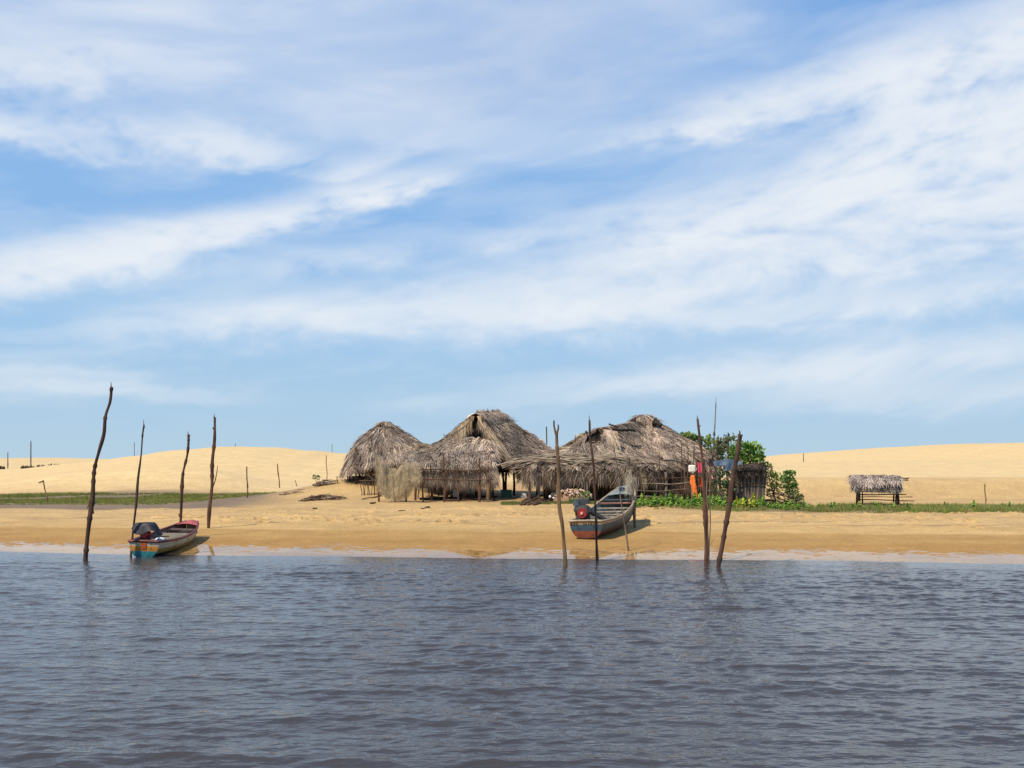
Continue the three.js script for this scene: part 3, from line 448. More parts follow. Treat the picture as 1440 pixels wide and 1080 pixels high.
// ---------------------------------------------------------------- porch roofed with whole palm fronds
{
  const base = onGround((820 - 720) / FOCAL * 42.4, 42.4, -0.02), h = thing('frond_porch', 'open porch roofed with loose palm fronds before the broad hut', 'porch', base), P = (px, py, d) => at(px, py, d).sub(base);
  for (const [px, d, top, m, r] of [[745, 41.9, 664, 'greyWood', 0.065], [757, 41.8, 668, 'greyWood', 0.06], [770, 42.6, 664, 'redWood', 0.05], [800, 42.2, 660, 'darkWood', 0.06], [838, 42.4, 660, 'darkWood', 0.06], [868, 42.2, 660, 'darkWood', 0.06], [904, 42.4, 660, 'greyWood', 0.06], [925, 42.6, 664, 'darkWood', 0.05]]) { const x = (px - 720) / FOCAL * d; mesh('post', stick([x - base.x, ground(x, d) - base.y - 0.3, -d - base.z], P(px, top - 6, d), r, r * 0.85, 0.02), M[m], h); }
  mesh('eave_beam', stick(P(718, 660, 41.8), P(930, 661, 42.3), 0.05, 0.045, 0.01), M.darkWood, h);
  mesh('back_beam', stick(P(728, 652, 43.4), P(930, 652, 43.6), 0.05, 0.045, 0.01), M.darkWood, h);
  for (let i = 0; i < 12; i++) { const px = 724 + i * 18; mesh('rafter', stick(P(px, 658, 41.7), P(px + 2, 650, 43.6), 0.03), M.darkWood, h); }
  // frond ribs laid lengthwise over the rafters, a few shapes used again and again
  const ribs = [0, 1, 2, 3, 4].map((k) => { const L = 2.2 + 0.35 * k, b = 0.10 + 0.05 * (k % 3); return limb([V(-L / 2, -0.10 - 0.03 * k, 0.05), V(-L / 4, 0.02, 0), V(0, 0.06 + b * 0.3, 0), V(L / 4, 0.03, -0.04), V(L / 2, -b, 0)], 0.030, 0.012, { sides: 5, seg: 9, rough: 0.25, seed: 70 + k }); });
  const ribMats = [wood(0.78, 0.66, 0.50), wood(0.55, 0.44, 0.34), wood(0.70, 0.58, 0.43), wood(0.42, 0.33, 0.26)];
  for (let i = 0; i < 74; i++) { const px = rr(752, 888), d = rr(41.55, 43.2), m = mesh('palm_rib', ribs[i % 5], ribMats[i % 4], h); m.position.copy(P(px, 652, d)); m.position.y = P(px, 657, 41.7).y + rr(0.10, 0.38) + (d - 41.7) * 0.05 + (px < 800 ? 0.08 : 0); m.rotation.set(rr(-0.2, 0.2), rr(-0.16, 0.16), rr(-0.10, 0.05)); }
  // withered leaflets: a matted cover and a long ragged fringe sweeping to the right
  const fr = [[], []], top = [];
  for (let i = 0; i < 900; i++) { const px = rr(738, 932), d = rr(41.7, 43.4), p = P(px, 655 + rr(-1, 2), d); p.y = P(720, 657, 41.7).y + rr(-0.06, 0.06); top.push({ p, down: V(rr(-1, 1), -0.12, rr(-0.6, 0.9)), out: UPv, s: [1.1, rr(0.7, 1.2), 1], c: shade(GREY, p) }); }
  for (let i = 0; i < 860; i++) { const px = rr(738, 932), d = rr(41.55, 42.3), clump = vn(px * 0.11, 3), p = P(px, 657 + rr(-3, 4), d); fr[i % 2].push({ p, down: V(rr(-0.25, 0.2) + (px > 790 ? -0.28 : -0.02), -1, rr(-0.1, 0.25)), out: V(0, 0.1, 1), s: [rr(0.8, 1.3), rr(0.55, 1.0) * (0.65 + 0.7 * clump), rr(0.8, 1.5)], c: shade(px < 780 ? [...GREY, STRAW[2]] : [...GREY, STRAW[5], [0.58, 0.47, 0.34], [0.20, 0.14, 0.10]], p) }); }
  for (let i = 0; i < 9; i++) { const px = 903 + rr(-4, 4), p = P(px, 659 + rr(-2, 8), 41.5); fr[1].push({ p, down: V(rr(-0.1, 0.1), -1, 0.05), out: V(0, 0, 1), s: [0.7, rr(0.6, 1.0), 1], c: shade([[0.60, 0.50, 0.28], [0.52, 0.42, 0.24]], p) }); }
  placeTufts(h, 'frond_cover', tufts[1], top); placeTufts(h, 'frond_fringe', longTufts[0], fr[0]); placeTufts(h, 'frond_fringe', longTufts[1], fr[1]);
  // screens of plaited leaf behind, tan and brown
  const g = new THREE.PlaneGeometry(1, 1, 24, 10), pp = g.attributes.position; for (let i = 0; i < pp.count; i++) pp.setZ(i, (fbm(pp.getX(i) * 9 + 3, pp.getY(i) * 3, 3) - 0.5) * 0.12);
  g.computeVertexNormals();
  const matTex = dataTex(256, 256, (u, v) => { const k = 0.66 + (tileNoise(u, v, 40, 3, 0.6, 0.15) - 0.5) * 0.8 + (tileNoise(u, v, 4, 4) - 0.5) * 0.4; return [k, k * 0.97, k * 0.92]; });
  for (const [a, b, c] of [[764, 782, [0.42, 0.27, 0.12]], [786, 822, [0.20, 0.14, 0.08]], [826, 850, [0.26, 0.18, 0.09]], [852, 882, [0.34, 0.22, 0.11]]]) { const d = 43.2, A = at(a, 700, d), B = at(b, 662, d), y0 = ground((A.x + B.x) / 2, d) - 0.05, m = mesh('leaf_screen', g, std({ color: col(...c), map: matTex, roughness: 1 }), h); m.scale.set(B.x - A.x, B.y - y0, 1); m.position.set((A.x + B.x) / 2 - base.x, (B.y + y0) / 2 - base.y, -d - base.z); }
}

// ---------------------------------------------------------------- loose wood, heaps and things in the yard
function logs(list, label, group, name = 'driftwood_log') { for (const [x0, y0, x1, y1, r, m, lift] of list) { const a = groundAt(x0, y0), b = groundAt(x1, y1); a.y = ground(a.x, -a.z) + r * 0.8; b.y = ground(b.x, -b.z) + r * 0.8 + (lift ?? 0); const o = mesh(name, stick(V(0, 0, 0), b.clone().sub(a), r, r * 0.65, 0.03), M[m]); o.position.copy(a); tag(o, label, 'log', group); } }
logs([[590, 703, 640, 702, 0.06, 'blackWood'], [628, 705, 676, 703.5, 0.055, 'darkWood'], [640, 702, 700, 705, 0.06, 'blackWood'], [652, 698, 690, 703, 0.05, 'darkWood'], [610, 701, 662, 699, 0.05, 'darkWood'], [600, 699, 630, 702, 0.05, 'redWood'], [668, 700, 698, 699, 0.045, 'blackWood'], [634, 698.5, 652, 695, 0.05, 'blackWood'], [676, 705, 694, 706, 0.03, 'greyWood']], 'dark weathered log lying along the foot of the rail fence', 'logs along the rail fence');
logs([[732, 711, 752, 702, 0.06, 'redWood', 0.05], [736, 711, 763, 701, 0.055, 'darkWood', 0.10], [742, 711, 770, 704, 0.05, 'redWood', 0.06], [740, 709, 758, 697, 0.05, 'greyWood', 0.12], [750, 711, 778, 706, 0.06, 'darkWood', 0.03], [746, 708, 776, 701, 0.045, 'redWood', 0.14]], 'split log in the heap between the porch posts', 'logs heaped under the porch');
logs([[536, 698, 509, 703, 0.035, 'tanWood']], 'single pale pole lying on sand left of the fishing net');
logs([[488, 673, 508, 671, 0.06, 'blackWood']], 'short dark log against the foot of the dome hut');
logs([[604, 714, 592, 716, 0.03, 'darkWood'], [521, 709, 528, 708, 0.04, 'blackWood'], [440, 716, 446, 715.5, 0.03, 'darkWood'], [560, 719, 570, 718.4, 0.02, 'darkWood']], 'small dark stick lying alone on the open bank', 'sticks on the open bank', 'driftwood_stick');
function brush(name, label, cat, A, w, h, dep, n, mats) { const o = thing(name, label, cat, A); for (let i = 0; i < n; i++) { const x = rr(-w / 2, w / 2), z = rr(-dep / 2, dep / 2), a = rr(-0.9, 0.9), L = rr(0.25, 0.75) * Math.min(1, w), hh = h * (1 - (2 * x / w) ** 2) * R(), y = ground(A.x + x, -(A.z + z)) - A.y; mesh('twig', stick([x - Math.cos(a) * L / 2, y + hh * 0.9, z - Math.sin(a) * L / 2], [x + Math.cos(a) * L / 2, y + hh * rr(0.3, 1.2), z + Math.sin(a) * L / 2], rr(0.012, 0.032), 0.008, 0.12, { sides: 4, seg: 4 }), M[mats[i % mats.length]], o); } return o; }
brush('brush_pile', 'low heap of dry brown brushwood on the sand slope', 'brush pile', groundAt(455, 703), 1.7, 0.26, 0.5, 90, ['greyWood', 'darkWood', 'tanWood', 'paleWood']);
brush('root_tangle', 'grey tangle of roots on the mound crest beside small plant', 'brush pile', groundAt(457, 682), 0.95, 0.26, 0.4, 46, ['greyWood', 'paleWood', 'darkWood']);
brush('twig_scatter', 'thin scatter of fallen twigs on the mound below two stakes', 'twigs', groundAt(412, 693), 0.9, 0.07, 0.7, 16, ['tanWood', 'greyWood']);
brush('dry_thicket', 'dry leafless thicket between the leaf screen hut and round bush', 'brush', onGround((1100 - 720) / FOCAL * 41.2, 41.2), 1.6, 0.95, 0.7, 130, ['redWood', 'greyWood', 'paleWood', 'darkWood']);
function lump(r, seed, sy = 1) { const g = mergeVertices(new THREE.IcosahedronGeometry(r, 3).deleteAttribute('normal').deleteAttribute('uv')), p = g.attributes.position; for (let i = 0; i < p.count; i++) { const k = 1 + (fbm(p.getX(i) / r * 1.7 + seed * 7, p.getY(i) / r * 1.7 + p.getZ(i) / r + 9, 3) - 0.5) * 0.7; p.setXYZ(i, p.getX(i) * k, p.getY(i) * k * sy, p.getZ(i) * k); } g.computeVertexNormals(); return g; }
{ // shells and husks
  const A = onGround((806 - 720) / FOCAL * 41.0, 41.0), h = thing('husk_heap', 'heap of pale pink shells and husks under the porch eave', 'heap', A);
  mesh('heap', lump(0.62, 4, 0.6).scale(1.2, 1, 0.7), std({ color: col(0.28, 0.17, 0.10), roughness: 1 }), h).position.y = 0.12;
  const geo = lump(0.05, 3), list = []; for (let i = 0; i < 300; i++) { const a = R() * 6.28, r = Math.sqrt(R()) * 0.75, y = 0.12 + 0.40 * Math.sqrt(Math.max(0, 1 - (r / 0.8) ** 2)); list.push({ p: V(Math.cos(a) * r * 1.05, y + rr(-0.04, 0.06), Math.sin(a) * r * 0.55 + 0.04), down: V(rr(-1, 1), -1, rr(-1, 1)), out: V(0.1, 0, 1), s: [rr(0.5, 1.0), rr(0.5, 1.0), rr(0.5, 1)], c: [[0.52, 0.34, 0.24], [0.36, 0.21, 0.13], [0.66, 0.55, 0.46], [0.26, 0.15, 0.09], [0.30, 0.19, 0.10]][i % 5] }); }
  placeTufts(h, 'shells', geo, list);
  const w = thing('float_string', 'dark bundle with white net floats between the porch posts', 'floats', onGround((780 - 720) / FOCAL * 41.1, 41.1)); mesh('bundle', lump(0.22, 8).scale(1.1, 1, 0.8), std({ color: col(0.035, 0.03, 0.03) }), w).position.y = 0.18;
  for (let i = 0; i < 9; i++) { const b = mesh('float', new THREE.SphereGeometry(0.05, 10, 8).scale(1, 0.8, 1), std({ color: col(0.75, 0.73, 0.68), roughness: 0.6 }), w), a = i * 0.9; b.position.set(Math.cos(a) * 0.22, 0.12 + 0.035 * i, 0.14 + 0.06 * Math.sin(a)); }
}
{ // green bin, tub, stools
  const bin = thing('plastic_crate', 'dark green plastic crate on the ground in the open bay', 'crate', onGround((712 - 720) / FOCAL * 43.9, 43.9)), gm = std({ color: col(0.012, 0.10, 0.055), roughness: 0.55 });
  for (const [w, h, d, x, y, z, n] of [[0.46, 0.30, 0.02, 0, 0.19, 0.16, 'side'], [0.46, 0.30, 0.02, 0, 0.19, -0.16, 'side'], [0.02, 0.30, 0.30, 0.22, 0.19, 0, 'side'], [0.02, 0.30, 0.30, -0.22, 0.19, 0, 'side'], [0.42, 0.02, 0.3, 0, 0.06, 0, 'bottom'], [0.50, 0.03, 0.03, 0, 0.345, 0.175, 'rim'], [0.50, 0.03, 0.03, 0, 0.345, -0.175, 'rim'], [0.04, 0.05, 0.3, 0.18, 0.025, 0, 'foot'], [0.04, 0.05, 0.3, -0.18, 0.025, 0, 'foot']]) mesh(n, box(w, h, d, x, y, z), gm, bin);
  const tub = thing('upturned_basin', 'pale upturned basin on the ground beside the green crate', 'basin', onGround((735 - 720) / FOCAL * 44.2, 44.2)); mesh('bowl', new THREE.LatheGeometry([[0.22, 0], [0.23, 0.02], [0.19, 0.13], [0.15, 0.19], [0, 0.2]].map(([a, b]) => new THREE.Vector2(a, b)), 18), std({ color: col(0.55, 0.53, 0.5), roughness: 0.5 }), tub); mesh('rim', new THREE.TorusGeometry(0.225, 0.012, 6, 18).rotateX(1.5708).translate(0, 0.012, 0), std({ color: col(0.5, 0.48, 0.46) }), tub);
  const stool = (px, d, w, hh, m, label) => { const o = thing('wooden_stool', label, 'stool', onGround((px - 720) / FOCAL * d, d)); mesh('seat', box(w, 0.05, 0.28, 0, hh, 0), M[m], o); for (const [sx, sz] of [[1, 1], [1, -1], [-1, 1], [-1, -1]]) mesh('leg', stick([sx * w * 0.42, 0, sz * 0.11], [sx * w * 0.36, hh - 0.02, sz * 0.1], 0.025), M[m], o); };
  stool(622, 43.0, 0.42, 0.36, 'tanWood', 'low tan wooden stool under the front lean-to'); stool(633, 43.4, 0.5, 0.42, 'redWood', 'red brown wooden stool beside the white drum under the lean-to'); stool(596, 43.4, 0.6, 0.40, 'paleWood', 'pale wooden bench under the lean-to behind the net');
  const dr = thing('white_drum', 'small white plastic drum under the front lean-to', 'drum', onGround((641 - 720) / FOCAL * 43.2, 43.2)); mesh('body', new THREE.LatheGeometry([[0, 0], [0.11, 0], [0.12, 0.03], [0.12, 0.34], [0.09, 0.38], [0.05, 0.4]].map(([a, b]) => new THREE.Vector2(a, b)), 16), std({ color: col(0.72, 0.7, 0.66), roughness: 0.5 }), dr); mesh('lid', new THREE.CylinderGeometry(0.055, 0.055, 0.04, 12).translate(0, 0.41, 0), std({ color: col(0.6, 0.58, 0.55) }), dr);
  // bundles stored between the dome hut and the gabled hut
  const bu = thing('rolled_mat', 'pale rolled mat and cloth between dome hut and gabled hut', 'bundle', onGround((598 - 720) / FOCAL * 46, 46)); for (const x of [-0.25, 0.3]) mesh('post', stick([x, -0.2, 0], [x, at(0, 634, 46).y - bu.position.y, 0], 0.05), M.darkWood, bu);
  mesh('roll', limb([V(-0.45, at(0, 630, 46).y - bu.position.y, 0.1), V(0, at(0, 627, 46).y - bu.position.y, 0.1), V(0.5, at(0, 632, 46).y - bu.position.y, 0)], 0.16, 0.12, { sides: 10, seed: 44 }), std({ color: col(0.52, 0.42, 0.28), map: barkTex }), bu); mesh('cloth', box(0.12, 0.42, 0.05, -0.28, at(0, 637, 46).y - bu.position.y, 0.12), std({ color: col(0.45, 0.5, 0.7) }), bu);
}

// ---------------------------------------------------------------- pole fence on the right with jug, jacket and washing
const clothMat = (r, g, b) => std({ color: col(r, g, b), roughness: 0.95 });
function hangCloth(w, h, seed, n = 10) { const g = new THREE.PlaneGeometry(w, h, n, n), p = g.attributes.position; for (let i = 0; i < p.count; i++) { const x = p.getX(i), y = p.getY(i), v = 0.5 - y / h; p.setXYZ(i, x * (1 - 0.25 * v) + (vn(y * 4 + seed, seed) - 0.5) * 0.10 * w, y - Math.abs(x) * 0.18 * (1 - v), Math.sin(x / w * 14 + seed) * 0.035 * (0.4 + v) + (fbm(x * 6 + seed, y * 4, 2) - 0.5) * 0.08); } g.translate(0, -h / 2, 0); g.computeVertexNormals(); return g; }
{
  const Z = 40.6, A = onGround((890 - 720) / FOCAL * Z, Z), f = thing('pole_fence', 'rough fence of horizontal poles behind the green plants', 'fence', A), P = (px, py, d = Z) => at(px, py, d).sub(A);
  for (const [px, top, r] of [[893, 664, 0.04], [936, 664, 0.06], [946, 668, 0.035], [972, 660, 0.035], [992, 664, 0.045], [1012, 658, 0.04], [1032, 660, 0.05]]) { const x = (px - 720) / FOCAL * Z; mesh('post', stick([x - A.x, ground(x, Z) - A.y - 0.3, 0], P(px, top), r, r * 0.9, 0.02), px === 936 ? M.greyWood : M.darkWood, f); }
  for (const [pts, r, m] of [[[[902, 671], [930, 672.5], [960, 672], [995, 671]], 0.020, 'redWood'], [[[904, 680], [926, 680.5], [945, 681], [970, 678.5]], 0.032, 'paleWood'], [[[970, 677], [1000, 677], [1034, 676]], 0.022, 'greyWood'], [[[892, 689.5], [925, 691], [962, 688], [968, 688]], 0.024, 'greyWood'], [[[996, 690], [1014, 691], [1034, 688.5]], 0.028, 'paleWood'], [[[886, 698.5], [905, 698], [930, 699], [946, 701]], 0.030, 'greyWood'], [[[998, 696], [1034, 697]], 0.022, 'redWood']]) mesh('rail', limb(pts.map(([x, y]) => P(x, y, Z - 0.1)), r, r * 0.8, { sides: 6, seed: limbSeed++ }), M[m], f);
  // dark leaf wall close behind
  // hanging things
  const hp = thing('jug_pole', 'slim pole in the plants carrying jug and orange jacket', 'pole', onGround((973.5 - 720) / FOCAL * 40.2, 40.2)), top = (py) => at(0, py, 40.2).y - hp.position.y; mesh('pole', stick([0, -0.3, 0], [-0.02, top(636), 0], 0.032, 0.02, 0.01), M.paleWood, hp); mesh('peg', stick([-0.02, top(671), 0.02], [0.02, top(672), 0.18], 0.014), M.darkWood, hp);
  const jug = thing('plastic_jug', 'white plastic jug upturned on the slim pole', 'jug', at(973, 664, 40.18)), jm = std({ color: col(0.78, 0.74, 0.62), roughness: 0.45 });
  mesh('body', new RoundedBoxGeometry(0.28, 0.30, 0.19, 4, 0.06), jm, jug).position.set(0, 0.14, 0.0); mesh('neck', new THREE.CylinderGeometry(0.035, 0.05, 0.08, 10).translate(0.03, -0.0, 0.02), jm, jug); mesh('handle', new THREE.TorusGeometry(0.055, 0.014, 6, 12).translate(0.13, 0.13, 0.02), jm, jug);
  const jk = thing('orange_jacket', 'orange life jacket hanging on the slim pole', 'life jacket', at(974.5, 668.5, 40.02)), om = std({ color: col(0.86, 0.19, 0.02), roughness: 0.75 });
  mesh('panel', limb([V(-0.02, 0, 0), V(-0.06, -0.22, 0.03), V(0.0, -0.5, 0.05), V(0.05, -0.78, 0.04), V(0.07, -0.98, 0.02)], 0.045, 0.085, { sides: 9, rough: 0.25, seed: 15 }).scale(1, 1, 0.7), om, jk); mesh('panel', limb([V(0.02, 0, 0), V(0.03, -0.22, 0.05), V(0.06, -0.5, 0.06), V(0.10, -0.74, 0.04), V(0.10, -0.95, 0.02)], 0.05, 0.09, { sides: 9, rough: 0.25, seed: 16 }).scale(1, 1, 0.7), om, jk); mesh('strap', limb([V(0.06, -0.9, 0.03), V(0.07, -1.05, 0.03), V(0.06, -1.14, 0.03)], 0.02, 0.012, { sides: 5, seed: 17 }), std({ color: col(0.7, 0.62, 0.5) }), jk);
  for (const [px, py, w, hh, c, label] of [[984, 650, 0.26, 0.42, [0.55, 0.07, 0.12], 'crimson cloth hung on the pole fence behind the jug'], [1004, 656, 0.22, 0.5, [0.72, 0.36, 0.36], 'faded pink cloth hung beside the tall grey mooring pole'], [1012, 655.5, 0.3, 0.16, [0.80, 0.42, 0.33], 'small salmon cloth bundled on top of the fence'], [986, 672, 0.2, 0.36, [0.62, 0.10, 0.03], 'red rag hanging low on the fence'], [1029, 661, 0.34, 0.34, [0.55, 0.36, 0.26], 'beige cloth hung near the leaf screen hut']]) { const o = mesh('hanging_cloth', hangCloth(w, hh, px), clothMat(...c)); o.position.copy(at(px, py, 40.44)); tag(o, label, 'cloth'); }
  const ln = thing('washing_line', 'thin line strung between fence posts above the rails', 'line', at(980, 649.5, 40.5)); mesh('line', stick(V(0, 0, 0), at(1036, 659, 40.5).sub(ln.position), 0.006, 0.006, 0.004), M.darkWood, ln); for (const [px, py] of [[980, 649.5], [1036, 659]]) { const b = onGround((px - 720) / FOCAL * 40.5, 40.5).sub(ln.position), t = at(px, py - 3, 40.5).sub(ln.position); mesh('post', stick(b.clone().add(V(0, -0.2, 0)), t, 0.03), M.darkWood, ln); }
  const tp = thing('blue_tarpaulin', 'slate blue tarpaulin slung over poles below the tree', 'tarpaulin', onGround((1022 - 720) / FOCAL * 41.6, 41.6)), tg = hangCloth(1.25, 0.5, 77, 14); mesh('sheet', tg, std({ color: col(0.11, 0.165, 0.235), roughness: 0.7 }), tp).position.y = at(0, 645, 41.6).y - tp.position.y; mesh('sheet', hangCloth(0.5, 0.35, 71), std({ color: col(0.02, 0.03, 0.09), roughness: 0.7 }), tp).position.set(0.45, at(0, 656, 41.6).y - tp.position.y, 0.12); for (const x of [-0.55, 0.55]) mesh('post', stick([x, -0.2, -0.05], [x, at(0, 643, 41.6).y - tp.position.y, -0.05], 0.035), M.darkWood, tp);
  // thin uprights standing before the broad hut's roof
  for (const [px, t, d, m] of [[927, 637, 41.2, 'darkWood'], [957, 622, 42.8, 'redWood'], [963, 631, 42.8, 'greyWood'], [968, 626, 42.9, 'redWood'], [977, 624, 42.7, 'darkWood'], [993, 630, 42, 'greyWood'], [1010, 612, 42.4, 'darkWood'], [1023.5, 608, 43, 'darkWood'], [818, 634, 43.15, 'darkWood'], [808, 612, 49.3, 'darkWood'], [1054, 650, 42, 'darkWood']]) { const b = onGround((px - 720) / FOCAL * d, d, -0.2), o = mesh('thin_upright', stick(V(0, 0, 0), at(px + rr(-1, 1), t, d).sub(b), 0.026, 0.016, 0.02), M[m]); o.position.copy(b); tag(o, 'thin bare upright stick rising among the hut roofs', 'stick', 'thin sticks among the huts'); }
}
// small hut walled with upright leaf stalks
{
  const Z = 40.9, A = onGround((1052 - 720) / FOCAL * Z, Z), h = thing('leaf_screen_hut', 'small grey hut walled with upright leaf stalks under the tree', 'hut', A), P = (px, py, d = Z) => at(px, py, d).sub(A);
  const slat = [0, 1, 2].map((k) => { const g = box(0.105, 1, 0.03, 0, 0.5, 0); const p = g.attributes.position; for (let i = 0; i < p.count; i++) if (p.getY(i) > 0.5) p.setX(i, p.getX(i) * (0.5 + 0.2 * k)); return g; }), sm = [[0.34, 0.27, 0.23], [0.27, 0.215, 0.19], [0.40, 0.33, 0.28], [0.19, 0.15, 0.135]].map((c) => wood(...c));
  for (let i = 0; i < 20; i++) { const t = i / 19, m = mesh('slat', slat[i % 3], sm[(i * 7) % 4], h), p = P(lerp(1037, 1072, t), 700); m.position.set(p.x, -0.05, p.z + rr(-0.02, 0.02) - 0.25 * (t - 0.6) ** 2); m.scale.set(1, P(0, 664 + 3 * Math.abs(t - 0.5) + rr(-1, 2)).y + 0.05, 1); m.rotation.z = (0.45 - t) * 0.22 + rr(-0.04, 0.04); }
  for (let i = 0; i < 18; i++) { const t = i / 17, m = mesh('slat', slat[i % 3], sm[(i * 5) % 4], h), p = P(lerp(1038, 1071, t), 700); m.position.set(p.x + 0.03, -0.05, p.z - 0.12); m.scale.set(1.3, P(0, 667 + rr(-1, 2)).y + 0.05, 1); m.rotation.z = rr(-0.03, 0.03); }
  for (let i = 0; i < 6; i++) { const m = mesh('slat', slat[i % 3], sm[3], h), p = P(1073, 700); m.position.set(p.x + 0.02, -0.05, p.z - 0.1 - i * 0.12); m.rotation.y = 1.3; m.scale.set(1.4, P(0, 668).y, 1); }
  mesh('band', stick(P(1036, 680, Z - 0.06), P(1074, 680, Z - 0.06), 0.022), M.darkWood, h);
  mesh('roof_pole', stick(P(1034, 661, Z), P(1078, 657, Z), 0.04), M.blackWood, h); mesh('roof_pole', stick(P(1040, 657, Z + 0.9), P(1080, 650, Z + 0.4), 0.035), M.blackWood, h); mesh('back_post', stick([-0.4, -0.2, -0.9], [-0.4, P(0, 659).y, -0.9], 0.04), M.darkWood, h); mesh('back_post', stick([0.5, -0.2, -0.9], [0.5, P(0, 655).y, -0.9], 0.04), M.darkWood, h);
  thatch(h, patch(P(1040, 655.5, Z + 1.0), P(1078, 655, Z + 1.0), P(1036, 662, Z - 0.1), P(1076, 662, Z - 0.1)), { n: 130, fringe: 30, nu: 8, nv: 4, hang: 0.4, len: 0.7, bump: 0.05, pal: [[0.14, 0.11, 0.09], [0.09, 0.07, 0.06], [0.22, 0.17, 0.13]] });
}
// ---------------------------------------------------------------- drying rack with a thatched top, in the grass
{
  const A = groundAt(1237, 715), Z = -A.z, h = thing('thatched_rack', 'low open stick shelter with a small grey thatch in grass', 'shelter', A), P = (px, py, d = Z) => at(px, py, d).sub(A), rm = wood(0.20, 0.085, 0.045);
  for (const [px, top, d, r] of [[1205, 684, Z, 0.03], [1209, 676, Z + 0.5, 0.03], [1213, 692, Z + 0.1, 0.026], [1257, 690, Z - 0.05, 0.036], [1263, 676, Z + 0.15, 0.042], [1260, 676, Z + 0.8, 0.04], [1207, 676, Z + 0.9, 0.04]]) { const x = (px - 720) / FOCAL * d; mesh('post', stick([x - A.x, ground(x, d) - A.y - 0.2, -d - A.z], P(px, top, d), r, r * 0.9, 0.015), rm, h); }
  for (const [a, b, c, dd, r] of [[1210, 691, 1268, 692, 0.02], [1209, 695.5, 1274, 695.5, 0.028], [1207, 699, 1283, 698.7, 0.018], [1206, 702.5, 1286, 704.5, 0.024]]) mesh('rail', stick(P(a, b, Z - 0.06), P(c, dd, Z - 0.06), r, r * 0.8, 0.015), rm, h);
  mesh('ridge_pole', stick(P(1197, 671.3, Z + 0.3), P(1277, 673.5, Z + 0.3), 0.025), rm, h); mesh('ridge_pole', stick(P(1240, 672, Z + 0.2), P(1277, 675.5, Z + 0.2), 0.03), rm, h); mesh('ridge_pole', stick(P(1262, 674, Z + 0.35), P(1279, 672, Z + 0.35), 0.02), rm, h);
  thatch(h, patch(P(1200, 671.5, Z + 0.35), P(1268, 672.5, Z + 0.35), P(1199, 679.5, Z - 0.12), P(1264, 678.5, Z - 0.12), -0.04), { n: 330, fringe: 300, nu: 16, nv: 4, hang: 0.52, len: 0.62, tip: 0.08, bump: 0.02, pal: [[0.54, 0.45, 0.38], [0.43, 0.35, 0.30], [0.62, 0.53, 0.44], [0.28, 0.22, 0.19]] });
  thatch(h, patch(P(1200, 671.5, Z + 0.35), P(1268, 672.5, Z + 0.35), P(1199, 679.5, Z + 0.95), P(1264, 678.5, Z + 0.95), -0.04), { n: 200, fringe: 40, nu: 16, nv: 4, hang: 0.22, len: 0.62, bump: 0.05, pal: [[0.40, 0.34, 0.31], [0.32, 0.27, 0.25], [0.24, 0.19, 0.17]] });
}
console.log('yard built');
// ---------------------------------------------------------------- mooring poles and stakes
function pole(pts, d, r0, r1, mat, label, twigs = [], name = 'mooring_pole', cat = 'pole', group) {
  const p = pts.map(([x, y]) => at(x, y, d)), base = p[0].clone(); base.y = Math.min(base.y, ground(base.x, d)); p.unshift(p[0].clone().add(V((p[0].x - p[1].x) * 0.15, -0.5, 0)));
  const o = thing(name, label, cat, base, group); mesh('shaft', limb(p.map((q, i) => q.clone().sub(base).add(i > 1 && i < p.length - 1 ? V(rr(-1, 1), 0, rr(-1, 1)).multiplyScalar(r0 * 0.22) : V(0, 0, 0))), r0 * 0.74, r1 * 0.76, { sides: 9, seg: p.length * 6, rough: 0.3, seed: limbSeed++ }), mat, o);
  if (name === 'mooring_pole') for (const k of [-0.6]) { const t = p[p.length - 1].clone().sub(base); mesh('splintered_top', limb([t.clone().add(V(k * r1 * 0.3, -0.03, 0.005)), t.clone().add(V(k * r1 * 0.45, 0.05 + 0.03 * R(), 0)), t.clone().add(V(k * r1 * 0.5, 0.08 + 0.05 * R(), 0))], r1 * 0.42, 0.003, { sides: 5, seg: 4 }), mat, o); }
  for (const [x0, y0, x1, y1, r] of twigs) mesh('side_twig', stick(at(x0, y0, d).sub(base), at(x1, y1, d - 0.05).sub(base), r, r * 0.5, 0.05), mat, o);
  return o;
}
pole([[120, 788], [122, 760], [127, 725], [130, 697], [133, 660], [140, 632], [146, 610], [149, 585], [154, 565], [157, 544]], 23.7, 0.075, 0.042, M.darkWood, 'tallest crooked dark mooring pole standing in the water left of small boat', [[127, 706, 122, 715, 0.018], [130, 722, 129, 712, 0.05], [156, 552, 154, 547, 0.018]]);
pole([[184, 783], [187, 745], [191, 708], [194, 675], [198, 640], [201, 612], [202.5, 597]], 24.8, 0.048, 0.026, M.darkWood, 'thin straight mooring pole at the stern of the boat with black cover', [[202, 603, 204, 600, 0.012]]);
pole([[253, 752], [254, 722], [256, 690], [258, 665], [263, 640], [265, 622], [265, 611]], 28.6, 0.058, 0.042, M.darkWood, 'kinked mooring pole behind the bow with the red deck', [[253, 727, 251, 722, 0.02], [265, 617, 267, 611, 0.02]]);
pole([[293, 745], [295, 715], [297, 685], [299, 650], [301, 620], [302, 587]], 31.2, 0.085, 0.055, M.redWood, 'thick brown pole planted in dry sand with one thin side branch', [[297.5, 690, 306, 655, 0.022], [301, 604, 299, 601, 0.025], [302, 590, 300.5, 586, 0.02]]);
pole([[795, 794], [793, 768], [790.5, 738], [787, 712], [785.5, 680], [785, 650], [784, 625], [783, 612]], 22.6, 0.062, 0.045, M.tanWood, 'forked pale brown mooring pole in the water before the porch', [[783, 614, 779, 591, 0.034], [783, 614, 785, 597, 0.03]]);
